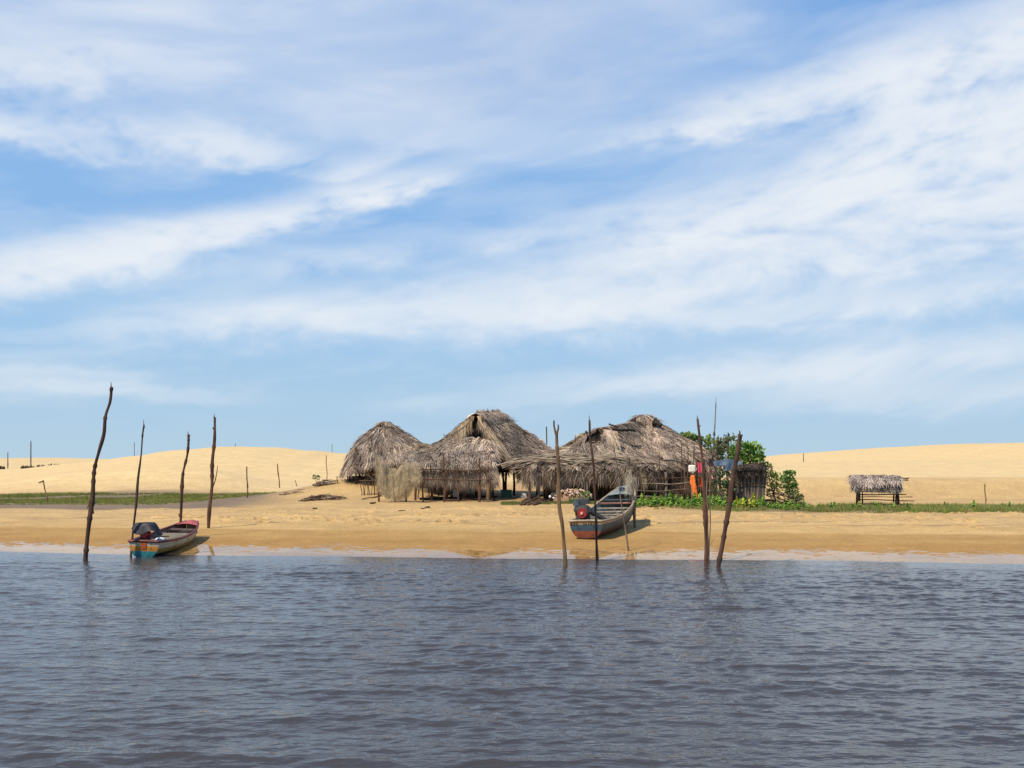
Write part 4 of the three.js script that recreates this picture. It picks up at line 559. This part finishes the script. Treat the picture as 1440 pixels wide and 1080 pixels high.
pole([[840, 788], [839, 762], [838, 735], [837, 705], [835.5, 672], [833, 640], [830, 615], [829, 591]], 23.6, 0.050, 0.030, M.darkWood, 'slim dark pointed mooring pole in front of the blue boat stern');
pole([[884, 778], [880, 748], [876, 725], [872.5, 700], [871, 675], [867, 650], [863, 628]], 25.3, 0.032, 0.018, M.greyWood, 'thin leaning grey stick beside the blue boat', [[869.5, 668, 875, 652, 0.012]]);
{
  const o = pole([[893, 748], [892, 720], [890, 695], [887, 672], [884, 657], [883, 643]], 30.9, 0.075, 0.06, M.greyWood, 'stout mooring post with cloth wrapped round it behind blue boat', [[893, 715, 895, 690, 0.03]]), b = o.position;
  const wr = []; for (let i = 0; i < 26; i++) { const t = R(), a = R() * 6.28; wr.push({ p: at(lerp(885, 887.5, t), lerp(661, 682, t), 30.9).sub(b).add(V(Math.cos(a) * 0.06, 0, Math.sin(a) * 0.07)), down: V(rr(-0.15, 0.15), -1, rr(-0.1, 0.15)), out: V(Math.cos(a), 0, Math.sin(a)), s: [0.55, rr(0.35, 0.6), 0.8], c: [[0.46, 0.42, 0.30], [0.36, 0.31, 0.22], [0.55, 0.50, 0.40]][i % 3] }); } placeTufts(o, 'net_wrapping', longTufts[1], wr);
}
pole([[993, 792], [992.5, 765], [991, 730], [990.5, 700], [989, 672], [988, 650], [985, 625], [981, 589]], 23.0, 0.062, 0.032, M.redWood, 'reddish brown mooring pole with a split pale top', [[982.5, 602, 985, 598, 0.016]]);
pole([[995.5, 786], [995, 750], [994.5, 717], [993.8, 699], [994.2, 680], [1000, 655], [1003, 630], [1004.5, 604], [1006.8, 565]], 23.4, 0.042, 0.012, M.greyWood, 'tall slender bent grey mooring pole beside the reddish one', [[1004, 612, 1004.5, 606, 0.03], [1005, 640, 1009, 616, 0.01]]);
pole([[996.5, 776], [998.5, 740], [998.3, 710], [998.5, 690], [999, 668]], 24.0, 0.026, 0.018, M.tanWood, 'short thin stick close against two tall mooring poles', [[997, 768, 1004, 758, 0.008]]);
pole([[1010, 798], [1015, 765], [1020, 738], [1025, 708], [1029, 680], [1034, 652], [1038, 630], [1041, 611]], 22.1, 0.072, 0.056, M.darkWood, 'thick straight mooring pole leaning right in the water', [[1028, 640, 1024, 639, 0.02], [1027, 708, 1024, 700, 0.03]]);
// stakes on the land
const stake = (x0, y0, x1, y1, r, label, group, mat = M.darkWood, hook) => { const g = groundAt(x0, y0), d = -g.z, o = pole([[x0, y0], [lerp(x0, x1, 0.3) + 0.6, lerp(y0, y1, 0.3)], [lerp(x0, x1, 0.65) - 0.3, lerp(y0, y1, 0.65)], [x1, y1]], d, r, r * 0.75, mat, label, hook ?? [], 'stake', 'stake', group); return o; };
stake(67, 708, 61, 676, 0.045, 'leaning stake with hooked top in the left hand grass', null, M.tanWood, [[61.5, 676, 54, 679, 0.04]]);
stake(347.5, 700, 347, 656, 0.05, 'knotted upright stake at the edge of left grass strip', null, M.tanWood); stake(393, 686, 390, 652, 0.055, 'smooth upright stake on the sand slope left of brushwood', null, M.tanWood);
stake(417, 684, 415.5, 675, 0.03, 'low stump of a stake on the mound', 'low stake stumps on the mound', M.tanWood); stake(474.5, 680, 474, 670, 0.04, 'low stump of a stake on the mound', 'low stake stumps on the mound', M.tanWood);
stake(459.5, 676, 459, 640, 0.045, 'upright stake rising from the root tangle on mound', null, M.tanWood); stake(1386, 712, 1385, 680, 0.035, 'lone thin stake in the grass beyond the stick shelter', null, M.tanWood);
const far = (px, py, d, w, label, group, g = [0.10, 0.11, 0.13]) => { const b = onGround((px - 720) / FOCAL * d, d, -0.5), t = at(px, py, d), o = thing('distant_post', label, 'post', b, group); mesh('shaft', stick([0, 0, 0], t.clone().sub(b), w, w * 0.7, 0.006), std({ color: col(...g) }), o); return o; };
for (const [px, py, d] of [[189, 622, 132], [331, 623.5, 132], [467, 624.5, 132], [1130, 637, 128]]) far(px, py, d, 0.055, 'thin distant post peeping over the dune crest', 'posts behind the dunes');
far(43.5, 620, 140, 0.10, 'tall distant mast on the low far dune'); far(11, 636, 130, 0.08, 'short distant post beside dark scrub'); far(768.5, 600, 52, 0.045, 'slim post rising between the gabled hut and forked pole', null, [0.10, 0.07, 0.055]);
{ const b = at(624.5, 620, 50); far(624.5, 610, 50, 0.03, 'slim stick behind the left slope of gabled hut', null, [0.12, 0.09, 0.07]); }

// ---------------------------------------------------------------- boats
function boat(name, label, pos, yaw, pitch, roll, o) {
  const b = thing(name, label, 'boat', pos); b.rotation.set(pitch, yaw, roll, 'YXZ');
  const { L, beam, stern, bow, h0, h1, bands, transom, rub, lining, keelUp = 0.16, paint } = o, N = 26;
  const wid = (s) => s < 0.42 ? lerp(stern, beam, Math.sin(s / 0.42 * 1.5708)) : lerp(bow, beam, Math.pow(Math.max(0, 1 - ((s - 0.42) / 0.58) ** o.fine), 1)), hgt = (s) => h0 + (h1 - h0) * s ** 2.2 - 0.05 * Math.sin(s * 3.14), keel = (s) => keelUp * Math.max(0, (s - 0.6) / 0.4) ** 2.2 + 0.02 * (1 - s);
  const pt = (s, w, side, inset = 0) => { const a = w * 1.5708; return V(side * (wid(s) - inset) * Math.max(0, Math.cos(a)) ** 0.62, lerp(hgt(s), keel(s) + inset, Math.sin(a) ** 1.15), -L * s); };
  const strip = (f, n, m) => { const pos = [], uv = [], idx = []; for (let j = 0; j <= m; j++) for (let i = 0; i <= n; i++) { const p = f(i / n, j / m); pos.push(p.x, p.y, p.z); uv.push(i / n * 2, j / m * 0.3); if (i && j) { const k = j * (n + 1) + i, a = k - n - 2; idx.push(a, k - 1, k, a, k, a + 1); } } const g = new THREE.BufferGeometry(); g.setAttribute('position', new THREE.Float32BufferAttribute(pos, 3)); g.setAttribute('uv', new THREE.Float32BufferAttribute(uv, 2)); g.setIndex(idx); g.computeVertexNormals(); return g; };
  let w0 = 0; for (const [w1, c] of bands) { const m = std({ color: col(...c), map: paint, roughness: 0.55 }); for (const s of [-1, 1]) { const a = w0; mesh('strake', strip((u, v) => pt(u, lerp(a, w1, v), s), N, 4), m, b); } w0 = w1; }
  w0 = 0; for (const [w1, c] of transom) { const m = std({ color: col(...c), map: paint, roughness: 0.55 }), a = w0; mesh('transom_board', strip((u, v) => { const p = pt(0, lerp(a, w1, v), 1); return V(lerp(-p.x, p.x, u), p.y, 0.012 * Math.cos(u * 3.14 - 1.57)); }, 8, 4), m, b); w0 = w1; }
  const lm = std({ color: col(...lining), map: paint, roughness: 0.8 }); for (const s of [-1, 1]) mesh('lining', strip((u, v) => pt(lerp(0.01, 0.985, u), lerp(0.02, 1, v), s, 0.035), N, 8), lm, b);
  mesh('stem_face', strip((u, v) => { const p = pt(1, v, 1); return V(lerp(-p.x, p.x, u), p.y, -L - 0.004); }, 2, 6), std({ color: col(...bands[0][1]), map: paint }), b);
  const rm = std({ color: col(...rub), map: paint, roughness: 0.6 }); for (const s of [-1, 1]) { const pts = []; for (let i = 0; i <= 12; i++) pts.push(pt(i / 12, 0, s).add(V(0, 0.015, 0))); mesh('gunwale', limb(pts, 0.032, 0.03, { sides: 6, seg: 26, rough: 0.05 }), rm, b); }
  mesh('transom_cap', limb([V(-stern, hgt(0) + 0.015, 0.01), V(0, hgt(0) + 0.03, 0.02), V(stern, hgt(0) + 0.015, 0.01)], 0.036, 0.036, { sides: 6, rough: 0.05 }), rm, b);
  o.thwarts.forEach(([s, w, c, dy = 0.05]) => mesh('thwart', box(wid(s) * 1.9, 0.035, w, 0, hgt(s) - dy, -L * s), std({ color: col(...c), map: barkTex, roughness: 0.85 }), b));
  for (const s of [0.15, 0.3, 0.45, 0.6, 0.75]) { const pts = []; for (let i = 0; i <= 8; i++) { const q = i / 8 * 2 - 1; pts.push(pt(s, 1 - Math.abs(q) * 0.94, q < 0 ? -1 : 1, 0.05)); } mesh('frame_rib', limb(pts, 0.018, 0.018, { sides: 5, seg: 12, rough: 0.05 }), lm, b); }
  if (o.deck) mesh('fore_deck', strip((u, v) => { const s = lerp(o.deck.s, 1, v), p = pt(s, 0, 1); return V(lerp(-p.x, p.x, u), p.y + 0.02 + 0.05 * Math.sin(u * 3.14), p.z); }, 6, 6), std({ color: col(...o.deck.c), map: paint, roughness: 0.6 }), b);
  return { b, wid, hgt, pt };
}
const paintTex = dataTex(512, 512, (u, v) => { const a = tileNoise(u, v, 5, 5, 0.65), c = tileNoise(u, v, 24, 4, 0.7, 0.4), chip = sst(0.60, 0.70, c) * 0.4; const k = 0.86 + (a - 0.5) * 0.35 - chip; return [k, k * 0.98, k * 0.95]; });
{ // small boat at the water's edge
  const p = at(202, 784, 24.55); p.y = -0.05;
  const { b, hgt } = boat('striped_boat', 'small red rimmed wooden boat with white and ochre stripes at waterline', p, 0.035, 0.018, -0.03, {
    L: 4.1, beam: 0.52, stern: 0.37, bow: 0.16, fine: 2.3, h0: 0.42, h1: 0.60, rub: [0.20, 0.03, 0.028], lining: [0.24, 0.16, 0.12], paint: paintTex,
    bands: [[0.17, [0.66, 0.60, 0.45]], [0.31, [0.70, 0.64, 0.48]], [0.54, [0.50, 0.32, 0.07]], [1, [0.022, 0.022, 0.028]]], transom: [[0.04, [0.20, 0.03, 0.028]], [0.20, [0.66, 0.58, 0.44]], [0.42, [0.60, 0.27, 0.03]], [1, [0.02, 0.22, 0.27]]],
    thwarts: [[0.30, 0.2, [0.5, 0.42, 0.33]], [0.62, 0.24, [0.55, 0.47, 0.38]], [0.8, 0.16, [0.4, 0.3, 0.24]]], deck: { s: 0.86, c: [0.62, 0.13, 0.12] } });
  mesh('transom_panel', box(0.12, 0.16, 0.015, 0, hgt(0) - 0.09, 0.022), std({ color: col(0.55, 0.10, 0.02), map: paintTex }), b);
  const e = mesh('engine', lump(0.125, 12, 1).scale(1, 0.9, 0.9), std({ color: col(0.42, 0.015, 0.02), roughness: 0.4 }), b); e.position.set(0.0, hgt(0) + 0.19, -0.10);
  mesh('engine_mount', box(0.2, 0.1, 0.2, 0, hgt(0) + 0.05, -0.12), std({ color: col(0.06, 0.02, 0.02) }), e).position.set(0, -hgt(0) - 0.16, 0.12);
  mesh('flywheel', new THREE.CylinderGeometry(0.10, 0.10, 0.05, 16).rotateX(1.5708).translate(0, 0.02, 0.13), std({ color: col(0.30, 0.012, 0.015), roughness: 0.4 }), e);
  mesh('tiller', limb([V(0, 0, 0.1), V(0.16, -0.1, -0.5), V(0.28, -0.14, -0.95)], 0.022, 0.018, { sides: 6 }), std({ color: col(0.05, 0.045, 0.045), metalness: 0.4, roughness: 0.5 }), e);
  const cov = thing('engine_cover', 'black cloth thrown over the red engine of the striped boat', 'cover', [p.x + 0.02, p.y + 0.84, p.z - 0.12]);
  { const nu = 28, nv = 10, ps = [], ix = []; for (let j = 0; j <= nv; j++) for (let i = 0; i <= nu; i++) { const a = i / nu * 6.2832, v = j / nv, rad = v < 0.5 ? v * 0.52 : 0.26 + (v - 0.5) * 0.20 + 0.09 * (v - 0.5) * Math.sin(a * 5), drop = v < 0.42 ? 0.04 * v : 0.02 + (v - 0.42) * (0.34 + 0.14 * Math.sin(a * 3 + 1) + 0.18 * Math.max(0, Math.cos(a + 0.5))); ps.push(Math.cos(a) * rad * 1.15, 0.07 - drop + 0.02 * Math.sin(a * 4) * v, -Math.sin(a) * rad * 0.8); if (i && j) { const k = j * (nu + 1) + i, q = k - nu - 2; ix.push(q, k - 1, k, q, k, q + 1); } } const g = new THREE.BufferGeometry(); g.setAttribute('position', new THREE.Float32BufferAttribute(ps, 3)); g.setIndex(ix); g.computeVertexNormals(); mesh('cloth', g.scale(0.86, 0.9, 0.9), std({ color: col(0.020, 0.018, 0.023), roughness: 0.6 }), cov); }
  const heap = (name, label, cat, z, y, r, c, seed, sx = 1.2) => { const o = thing(name, label, cat, [p.x + 0.05, p.y + y, p.z - z]); mesh('heap', lump(r, seed, 0.45).scale(sx, 1, 1.5), std({ color: col(...c), map: barkTex, bumpMap: barkBump, bumpScale: 0.02, roughness: 1 }), o); return o; };
  heap('net_heap', 'cream net heaped amidships in the striped boat', 'net', 2.0, 0.34, 0.34, [0.58, 0.52, 0.38], 5, 1.15); heap('rope_heap', 'dark rope heaped behind the cream net in striped boat', 'rope', 3.2, 0.42, 0.2, [0.07, 0.05, 0.045], 6);
  const t = thing('white_float', 'shiny white float lying in the stern of striped boat', 'float', [p.x + 0.18, p.y + 0.42, p.z - 0.62]); mesh('ball', new THREE.SphereGeometry(0.085, 14, 10).scale(1.5, 0.8, 1), std({ color: col(0.75, 0.77, 0.85), roughness: 0.3 }), t); mesh('cap', new THREE.CylinderGeometry(0.02, 0.02, 0.05, 8).rotateZ(1.57).translate(0.14, 0, 0), M.blackWood, t);
}
{ // larger boat drawn up on the sand
  const s0 = at(825, 758, 27.7); s0.y = ground(s0.x, 27.7); const L = 5.0, yaw = -0.345, bx = s0.x + Math.sin(-yaw) * L, bd = 27.7 + Math.cos(yaw) * L, pitch = Math.atan2(ground(bx, bd) - s0.y + 0.02, L);
  const { b, hgt } = boat('blue_boat', 'blue and orange wooden boat drawn up on the sand', s0, yaw, pitch, 0.03, {
    L, beam: 0.62, stern: 0.48, bow: 0.24, fine: 2.7, h0: 0.50, h1: 1.12, keelUp: 0.36, rub: [0.46, 0.38, 0.27], lining: [0.30, 0.36, 0.36], paint: paintTex,
    bands: [[0.13, [0.46, 0.38, 0.26]], [0.44, [0.045, 0.095, 0.14]], [0.64, [0.17, 0.04, 0.02]], [1, [0.05, 0.03, 0.03]]], transom: [[0.13, [0.56, 0.38, 0.17]], [0.40, [0.04, 0.09, 0.135]], [0.78, [0.24, 0.06, 0.024]], [1, [0.05, 0.03, 0.03]]],
    thwarts: [[0.24, 0.14, [0.40, 0.40, 0.36]], [0.34, 0.14, [0.55, 0.46, 0.37]], [0.43, 0.14, [0.60, 0.50, 0.40]], [0.52, 0.16, [0.64, 0.57, 0.47]], [0.61, 0.18, [0.64, 0.60, 0.49]], [0.73, 0.26, [0.55, 0.27, 0.20]], [0.80, 0.3, [0.10, 0.14, 0.17]]], deck: { s: 0.84, c: [0.27, 0.33, 0.34] } });
  // dark paint marks on the stern plank
  const mk = std({ color: col(0.06, 0.035, 0.03) }); for (const [x, w, hh] of [[-0.42, 0.05, 0.04], [-0.34, 0.04, 0.05], [-0.27, 0.05, 0.03], [-0.06, 0.03, 0.05], [0.0, 0.04, 0.03], [0.08, 0.03, 0.05], [0.15, 0.05, 0.045], [0.22, 0.02, 0.05], [0.29, 0.05, 0.04]]) mesh('paint_mark', box(w, hh, 0.006, x, hgt(0) - 0.055, 0.026), mk, b);
  const em = std({ color: col(0.05, 0.052, 0.058), roughness: 0.6, map: paintTex }), e = mesh('engine', mergeGeometries([lump(0.24, 31, 1).scale(1.05, 0.95, 0.9).translate(0, 0.22, 0), box(0.34, 0.12, 0.3, 0, 0.02, 0)].map((g) => { g = g.index ? g.toNonIndexed() : g; g.deleteAttribute('uv'); g.computeVertexNormals(); return g; })), std({ color: col(0.032, 0.033, 0.036), roughness: 0.75 }), b); e.position.set(-0.14, hgt(0) + 0.04, -0.22);
  mesh('flywheel', new THREE.CylinderGeometry(0.135, 0.145, 0.09, 24).rotateX(1.5708).translate(0.05, 0.20, 0.24), std({ color: col(0.22, 0.018, 0.016), roughness: 0.5 }), e);
  mesh('hub', new THREE.CylinderGeometry(0.035, 0.045, 0.05, 12).rotateX(1.5708).translate(0.05, 0.20, 0.305), std({ color: col(0.72, 0.35, 0.28), roughness: 0.4 }), e);
  mesh('air_filter', new THREE.CylinderGeometry(0.10, 0.11, 0.14, 16).translate(-0.16, 0.46, 0.02), std({ color: col(0.06, 0.08, 0.10), roughness: 0.5 }), e);
  mesh('fuel_tank', box(0.36, 0.14, 0.2, -0.02, 0.50, -0.06), std({ color: col(0.035, 0.042, 0.05), roughness: 0.6 }), e);
  mesh('drive_shaft', limb([V(0.12, 0.28, 0.0), V(0.34, 0.12, -0.12), V(0.58, -0.06, -0.24)], 0.06, 0.075, { sides: 8 }), em, e);
  mesh('bow_ring', new THREE.TorusGeometry(0.09, 0.03, 8, 16).rotateX(1.1).translate(-0.02, hgt(0.92) + 0.1, -L * 0.9), std({ color: col(0.03, 0.04, 0.09) }), b);
}
console.log('poles and boats built');

// ---------------------------------------------------------------- plants
function leafGeo(l, w) { const g = new THREE.BufferGeometry(); g.setAttribute('position', new THREE.Float32BufferAttribute([0, 0, 0, -w / 2, l * 0.5, 0.02 * l, 0, l * 0.45, -0.06 * l, w / 2, l * 0.5, 0.02 * l, 0, l, 0.10 * l], 3)); g.setIndex([0, 2, 1, 0, 3, 2, 1, 2, 4, 2, 3, 4]); g.computeVertexNormals(); return g; }
const leafMat = new THREE.MeshPhysicalMaterial({ color: 0xffffff, roughness: 0.65, transmission: 0.25, thickness: 0, side: THREE.DoubleSide });
const GREEN = [[0.09, 0.16, 0.025], [0.13, 0.21, 0.03], [0.18, 0.26, 0.035], [0.06, 0.11, 0.022], [0.25, 0.32, 0.05]];
function crown(parent, name, geo, blobs, n, pal, size) {              // leaves through the volume of a few uneven clumps
  const list = []; for (let i = 0; i < n; i++) { const [x, y, z, r, ry] = blobs[Math.floor(R() * blobs.length)], dir = V(rr(-1, 1), rr(-1, 1), rr(-1, 1)).normalize(), k = Math.cbrt(R()) * (0.75 + 0.5 * vn(dir.x * 3 + x * 5 + 9, dir.y * 3 + dir.z * 2 + 20)), p = V(x + dir.x * r * k, y + dir.y * (ry ?? r) * k, z + dir.z * r * k); const up = dir.clone().multiplyScalar(0.8).add(V(rr(-0.7, 0.7), rr(-0.2, 0.9), rr(-0.7, 0.7))); const s = rr(0.7, 1.25) * size; list.push({ p, down: up.negate(), out: V(rr(-0.6, 0.6), 0.9, rr(-0.3, 0.9)), s: [s, s, s], c: pal[Math.floor(R() * pal.length)].map((v) => v * rr(0.8, 1.2)) }); }
  return placeTufts(parent, name, geo, list, leafMat);
}
const broad = leafGeo(0.17, 0.13), slim = leafGeo(0.20, 0.05);
function tree(px, d, label, blobs, n, pal, size, trunks, name = 'leafy_tree', cat = 'tree') {
  const A = onGround((px - 720) / FOCAL * d, d, -0.03), t = thing(name, label, cat, A), tr = mesh('trunk', limb([V(0, -0.2, 0), V(0.05, trunks[0] * 0.5, 0.03), V(-0.03, trunks[0], 0)], trunks[1], trunks[1] * 0.6, { seed: limbSeed++ }), M.greyWood, t);
  const B = blobs.map(([x, y, z, r, ry]) => [(x - px) / FOCAL * d, at(0, y, d).y - A.y, z, r, ry]); B.forEach(([x, y, z]) => mesh('limb', stick([0, trunks[0] * 0.85, 0], [x, y, z], trunks[1] * 0.5, 0.012, 0.08), M.greyWood, tr));
  crown(t, 'crown', broad, B, n, pal, size); return t;
}
tree(985, 49.5, 'dark leafed tree peeping over the right slope of broad hut', [[966, 617, 0, 0.45, 0.25], [978, 622, -0.2, 0.5, 0.35], [990, 624, 0.2, 0.45, 0.4], [1003, 630, 0, 0.4, 0.4]], 620, GREEN, 1.1, [1.9, 0.09]);
tree(1022, 45.5, 'olive leafed tree behind the blue tarpaulin', [[1014, 626, 0, 0.38, 0.35], [1026, 623, -0.2, 0.45, 0.4], [1020, 638, 0.2, 0.5, 0.45], [1008, 640, 0, 0.35, 0.4]], 620, [[0.09, 0.13, 0.03], [0.13, 0.16, 0.045], [0.06, 0.10, 0.025], [0.17, 0.15, 0.05]], 0.85, [1.6, 0.08]);
tree(1050, 43.6, 'bright green broad leafed tree above the leaf screen hut', [[1046, 632, 0, 0.42, 0.36], [1058, 637, 0.1, 0.42, 0.38], [1036, 642, 0.2, 0.42, 0.38], [1052, 648, 0.3, 0.5, 0.34], [1066, 648, 0, 0.36, 0.32], [1030, 652, 0.1, 0.35, 0.3]], 1300, [[0.13, 0.27, 0.03], [0.19, 0.34, 0.045], [0.26, 0.40, 0.06], [0.07, 0.16, 0.025]], 1.0, [1.3, 0.07]);
tree(1088, 41.4, 'loose green shrub right of the leaf screen hut', [[1080, 660, 0, 0.18, 0.28], [1084, 672, 0.1, 0.32, 0.32], [1092, 676, 0, 0.3, 0.3], [1084, 688, 0.2, 0.36, 0.28]], 640, [[0.15, 0.25, 0.035], [0.20, 0.30, 0.05], [0.10, 0.17, 0.03], [0.26, 0.27, 0.06]], 0.62, [0.7, 0.035], 'green_shrub', 'shrub');
tree(1110, 41.0, 'dense round green bush at the right end of the yard', [[1110, 669, 0, 0.24, 0.24], [1108, 680, 0.05, 0.30, 0.3], [1114, 688, 0, 0.26, 0.26]], 720, [[0.10, 0.23, 0.03], [0.14, 0.28, 0.035], [0.07, 0.16, 0.025]], 0.62, [0.6, 0.035], 'green_shrub', 'shrub');
tree(1119, 40.4, 'small olive bush at the foot of the round bush', [[1118, 697, 0, 0.22, 0.2], [1124, 701, 0, 0.16, 0.14]], 160, [[0.12, 0.16, 0.04], [0.10, 0.13, 0.03]], 0.6, [0.2, 0.02], 'green_shrub', 'shrub');
tree(1014, 40.2, 'dark green bush filling the fence gap beside mooring poles', [[1010, 664, 0, 0.3, 0.28], [1020, 672, 0.1, 0.34, 0.34], [1012, 684, 0, 0.34, 0.3], [1024, 686, 0, 0.28, 0.26]], 520, [[0.025, 0.075, 0.018], [0.035, 0.10, 0.022], [0.02, 0.055, 0.015]], 0.62, [0.6, 0.04], 'green_shrub', 'shrub');
tree(444, -groundAt(446, 680).z, 'small green sapling on the mound beside the root tangle', [[442, 671, 0, 0.16, 0.14], [447, 672, 0, 0.14, 0.14]], 90, [[0.06, 0.13, 0.025], [0.085, 0.17, 0.03]], 0.7, [0.25, 0.02], 'sapling', 'plant');
tree(818, 40.6, 'leafy green weed growing beside the shell heap', [[812, 702, 0, 0.2, 0.18], [822, 698, 0, 0.22, 0.22], [806, 706, 0.1, 0.16, 0.12]], 220, [[0.07, 0.16, 0.03], [0.10, 0.21, 0.04], [0.14, 0.26, 0.06]], 0.6, [0.3, 0.02], 'green_weed', 'plant');
// leafy plants along the pole fence: a few kinds, each plant its own
{
  const kinds = [0, 1, 2, 3].map((k) => { const r = rng(200 + k), gs = []; for (let i = 0; i < 46; i++) { const g = leafGeo(0.12 + 0.08 * r(), 0.055 + 0.035 * r()), a = r() * 6.28, tilt = 0.3 + r() * 1.0, hh = 0.04 + r() * (0.26 + 0.08 * k) * (1 - tilt * 0.35); g.rotateX(-tilt); g.rotateY(a); g.translate(Math.sin(a) * 0.10 * tilt, hh, Math.cos(a) * 0.10 * tilt); gs.push(g); } return mergeGeometries(gs); });
  const mats = [[0.21, 0.38, 0.035], [0.28, 0.45, 0.05], [0.14, 0.28, 0.03], [0.48, 0.50, 0.03]].map((c) => { const m = leafMat.clone(); m.color = col(...c); return m; });
  for (let i = 0; i < 110; i++) {
    const u = i / 109, px = lerp(888, 1135, u) + rr(-2, 2), d = 38.0 + rr(0, 1.7) - 0.4 * u, k = i % 4, yellow = px > 1034 && px < 1062 && R() < 0.6, o = thing('leafy_plant', yellow ? 'yellowish green leafy plant at the foot of the leaf screen hut' : 'low bright green leafy plant along the foot of pole fence', 'plant', onGround((px - 720) / FOCAL * d, d), yellow ? 'yellowish plants by the leaf screen hut' : 'leafy plants along the pole fence');
    mesh('foliage', kinds[k], mats[yellow ? 3 : i % 3], o); const s = rr(0.7, 1.25) * (px > 1075 ? 0.8 : 1); o.scale.set(s * 1.35, s * 0.78, s * 1.35); o.rotation.y = R() * 6.28;
  }
  for (let i = 0; i < 26; i++) { const px = lerp(1140, 1445, i / 25) + rr(-6, 6), d = 37.4 + rr(0, 2.2), o = thing('weed_clump', 'broad leafed weed clump among the grass of the right bank', 'plant', onGround((px - 720) / FOCAL * d, d), 'weed clumps in the bank grass'); mesh('foliage', kinds[i % 4], mats[i % 3], o); const s = rr(0.45, 0.95); o.scale.set(s * 1.4, s * 0.7, s * 1.4); o.rotation.y = R() * 6.28; }
}
// grass: nobody could count it

{
  const blade = (n, l, w, seed) => { const r = rng(seed), gs = []; for (let i = 0; i < n; i++) { const g = new THREE.BufferGeometry(), a = r() * 6.28, t = r() * 0.7, L = l * (0.5 + 0.7 * r()); g.setAttribute('position', new THREE.Float32BufferAttribute([-w, 0, 0, w, 0, 0, w * 0.6, L * 0.6, L * 0.15, -w * 0.6, L * 0.6, L * 0.15, 0, L, L * 0.5 * t], 3)); g.setIndex([0, 1, 2, 0, 2, 3, 3, 2, 4]); g.rotateY(a); g.translate((r() - 0.5) * 0.16, 0, (r() - 0.5) * 0.16); gs.push(g); } const m = mergeGeometries(gs); m.computeVertexNormals(); return m; };
  const field = (name, label, geo, n, place, pal) => { const im = new THREE.InstancedMesh(geo, std({ color: 0xffffff, roughness: 0.9 }), n), m = new THREE.Matrix4(), q = new THREE.Quaternion(), C = new THREE.Color(); let i = 0, tries = 0; while (i < n && tries++ < n * 8) { const r = place(); if (!r) continue; const [x, d, s, k] = r; m.compose(onGround(x, d, -0.01), q.setFromAxisAngle(UPv, R() * 6.28), V(s, s * rr(0.7, 1.3), s)); im.setMatrixAt(i, m); const c = pal[Math.floor(R() * pal.length)]; im.setColorAt(i, C.setRGB(c[0] * k, c[1] * k, c[2] * k)); i++; } im.count = i; im.name = name; im.userData.kind = 'stuff'; tag(im, label, 'grass'); scene.add(im); };
  field('marsh_grass', 'strip of low yellow green grass beyond the left bank', blade(16, 0.085, 0.006, 1), 26000, () => { const d = 42.5 + 11.5 * Math.sqrt(R()), x = rr(-60, -8.5); const keep = fbm(x * 0.2, d * 0.6, 3); if (x > -16.5 + 4.5 * sst(44, 54, d) + 1.0 * keep || keep < 0.36 + 0.25 * sst(46, 43, d)) return null; return [x, d, rr(0.6, 1.3), 0.8 + 0.5 * keep]; }, [[0.20, 0.22, 0.038], [0.15, 0.185, 0.032], [0.25, 0.23, 0.05], [0.12, 0.15, 0.03]]);
  field('bank_grass', 'strip of green grass and weeds along the right bank', blade(14, 0.17, 0.009, 2), 26000, () => { const x = rr(5.4, 60), s = shore(x), t = 13.4 + 4.6 * R() + (R() < 0.2 ? 1.2 * R() : 0), k = fbm(x * 0.5, t * 1.1, 4); if ((Math.abs(x - 13.9) < 1.4 && t < 15 && R() < 0.8) || k < 0.36 + 0.16 * sst(14.0, 13.5, t) || (x < 10.5 && R() < 0.3)) return null; return [x, s + t, rr(0.45, 1.1) * (0.6 + 0.8 * k), 0.7 + 0.6 * k]; }, [[0.14, 0.19, 0.03], [0.19, 0.23, 0.04], [0.10, 0.155, 0.026], [0.24, 0.22, 0.06], [0.27, 0.21, 0.09]]);
  field('porch_grass', 'thin green grass along the ground before the porch', blade(10, 0.09, 0.006, 3), 2600, () => { const x = rr(-0.4, 6.0), d = 40.0 + 0.9 * R(); if (fbm(x * 0.9, d * 2, 3) < 0.42) return null; return [x, d, rr(0.6, 1.2), 1]; }, [[0.14, 0.17, 0.035], [0.11, 0.14, 0.03]]);
  { // bits of leaf and weed left along old water marks
    const bits = []; for (let i = 0; i < 8; i++) bits.push(stick([rr(-0.08, 0.08), rr(0, 0.02), rr(-0.06, 0.06)], [rr(-0.14, 0.14), rr(0, 0.03), rr(-0.1, 0.1)], 0.012, 0.006, 0.1, { sides: 4, seg: 2 }));
    field('shore_litter', 'scattered dark bits of leaf and weed on the bank', mergeGeometries(bits), 480, () => { const x = rr(-17, 19), t = 6.0 + 8.8 * R(); const k = fbm(x * 0.25 + 4, t * 1.4 + 8, 3); if (k < 0.5 || R() < 0.35) return null; return [x, shore(x) + t, 0.18 + 0.7 * R() ** 3, 1]; }, [[0.16, 0.11, 0.06], [0.24, 0.16, 0.09], [0.11, 0.08, 0.05]]);
  }
  field('far_scrub', 'dark far scrub on the low dune behind the left crest', blade(24, 0.45, 0.04, 4), 130, () => { const px = R() < 0.2 ? rr(-10, 6) : rr(30, 84), d = rr(122, 130); return [(px - 720) / FOCAL * d, d, rr(0.5, 1.0), 1]; }, [[0.05, 0.05, 0.025], [0.08, 0.07, 0.04]]);
}
console.log('plants built');
scene.traverse((o) => { if (o.isMesh) { o.castShadow = true; o.receiveShadow = true; } });
renderer.render(scene, camera);
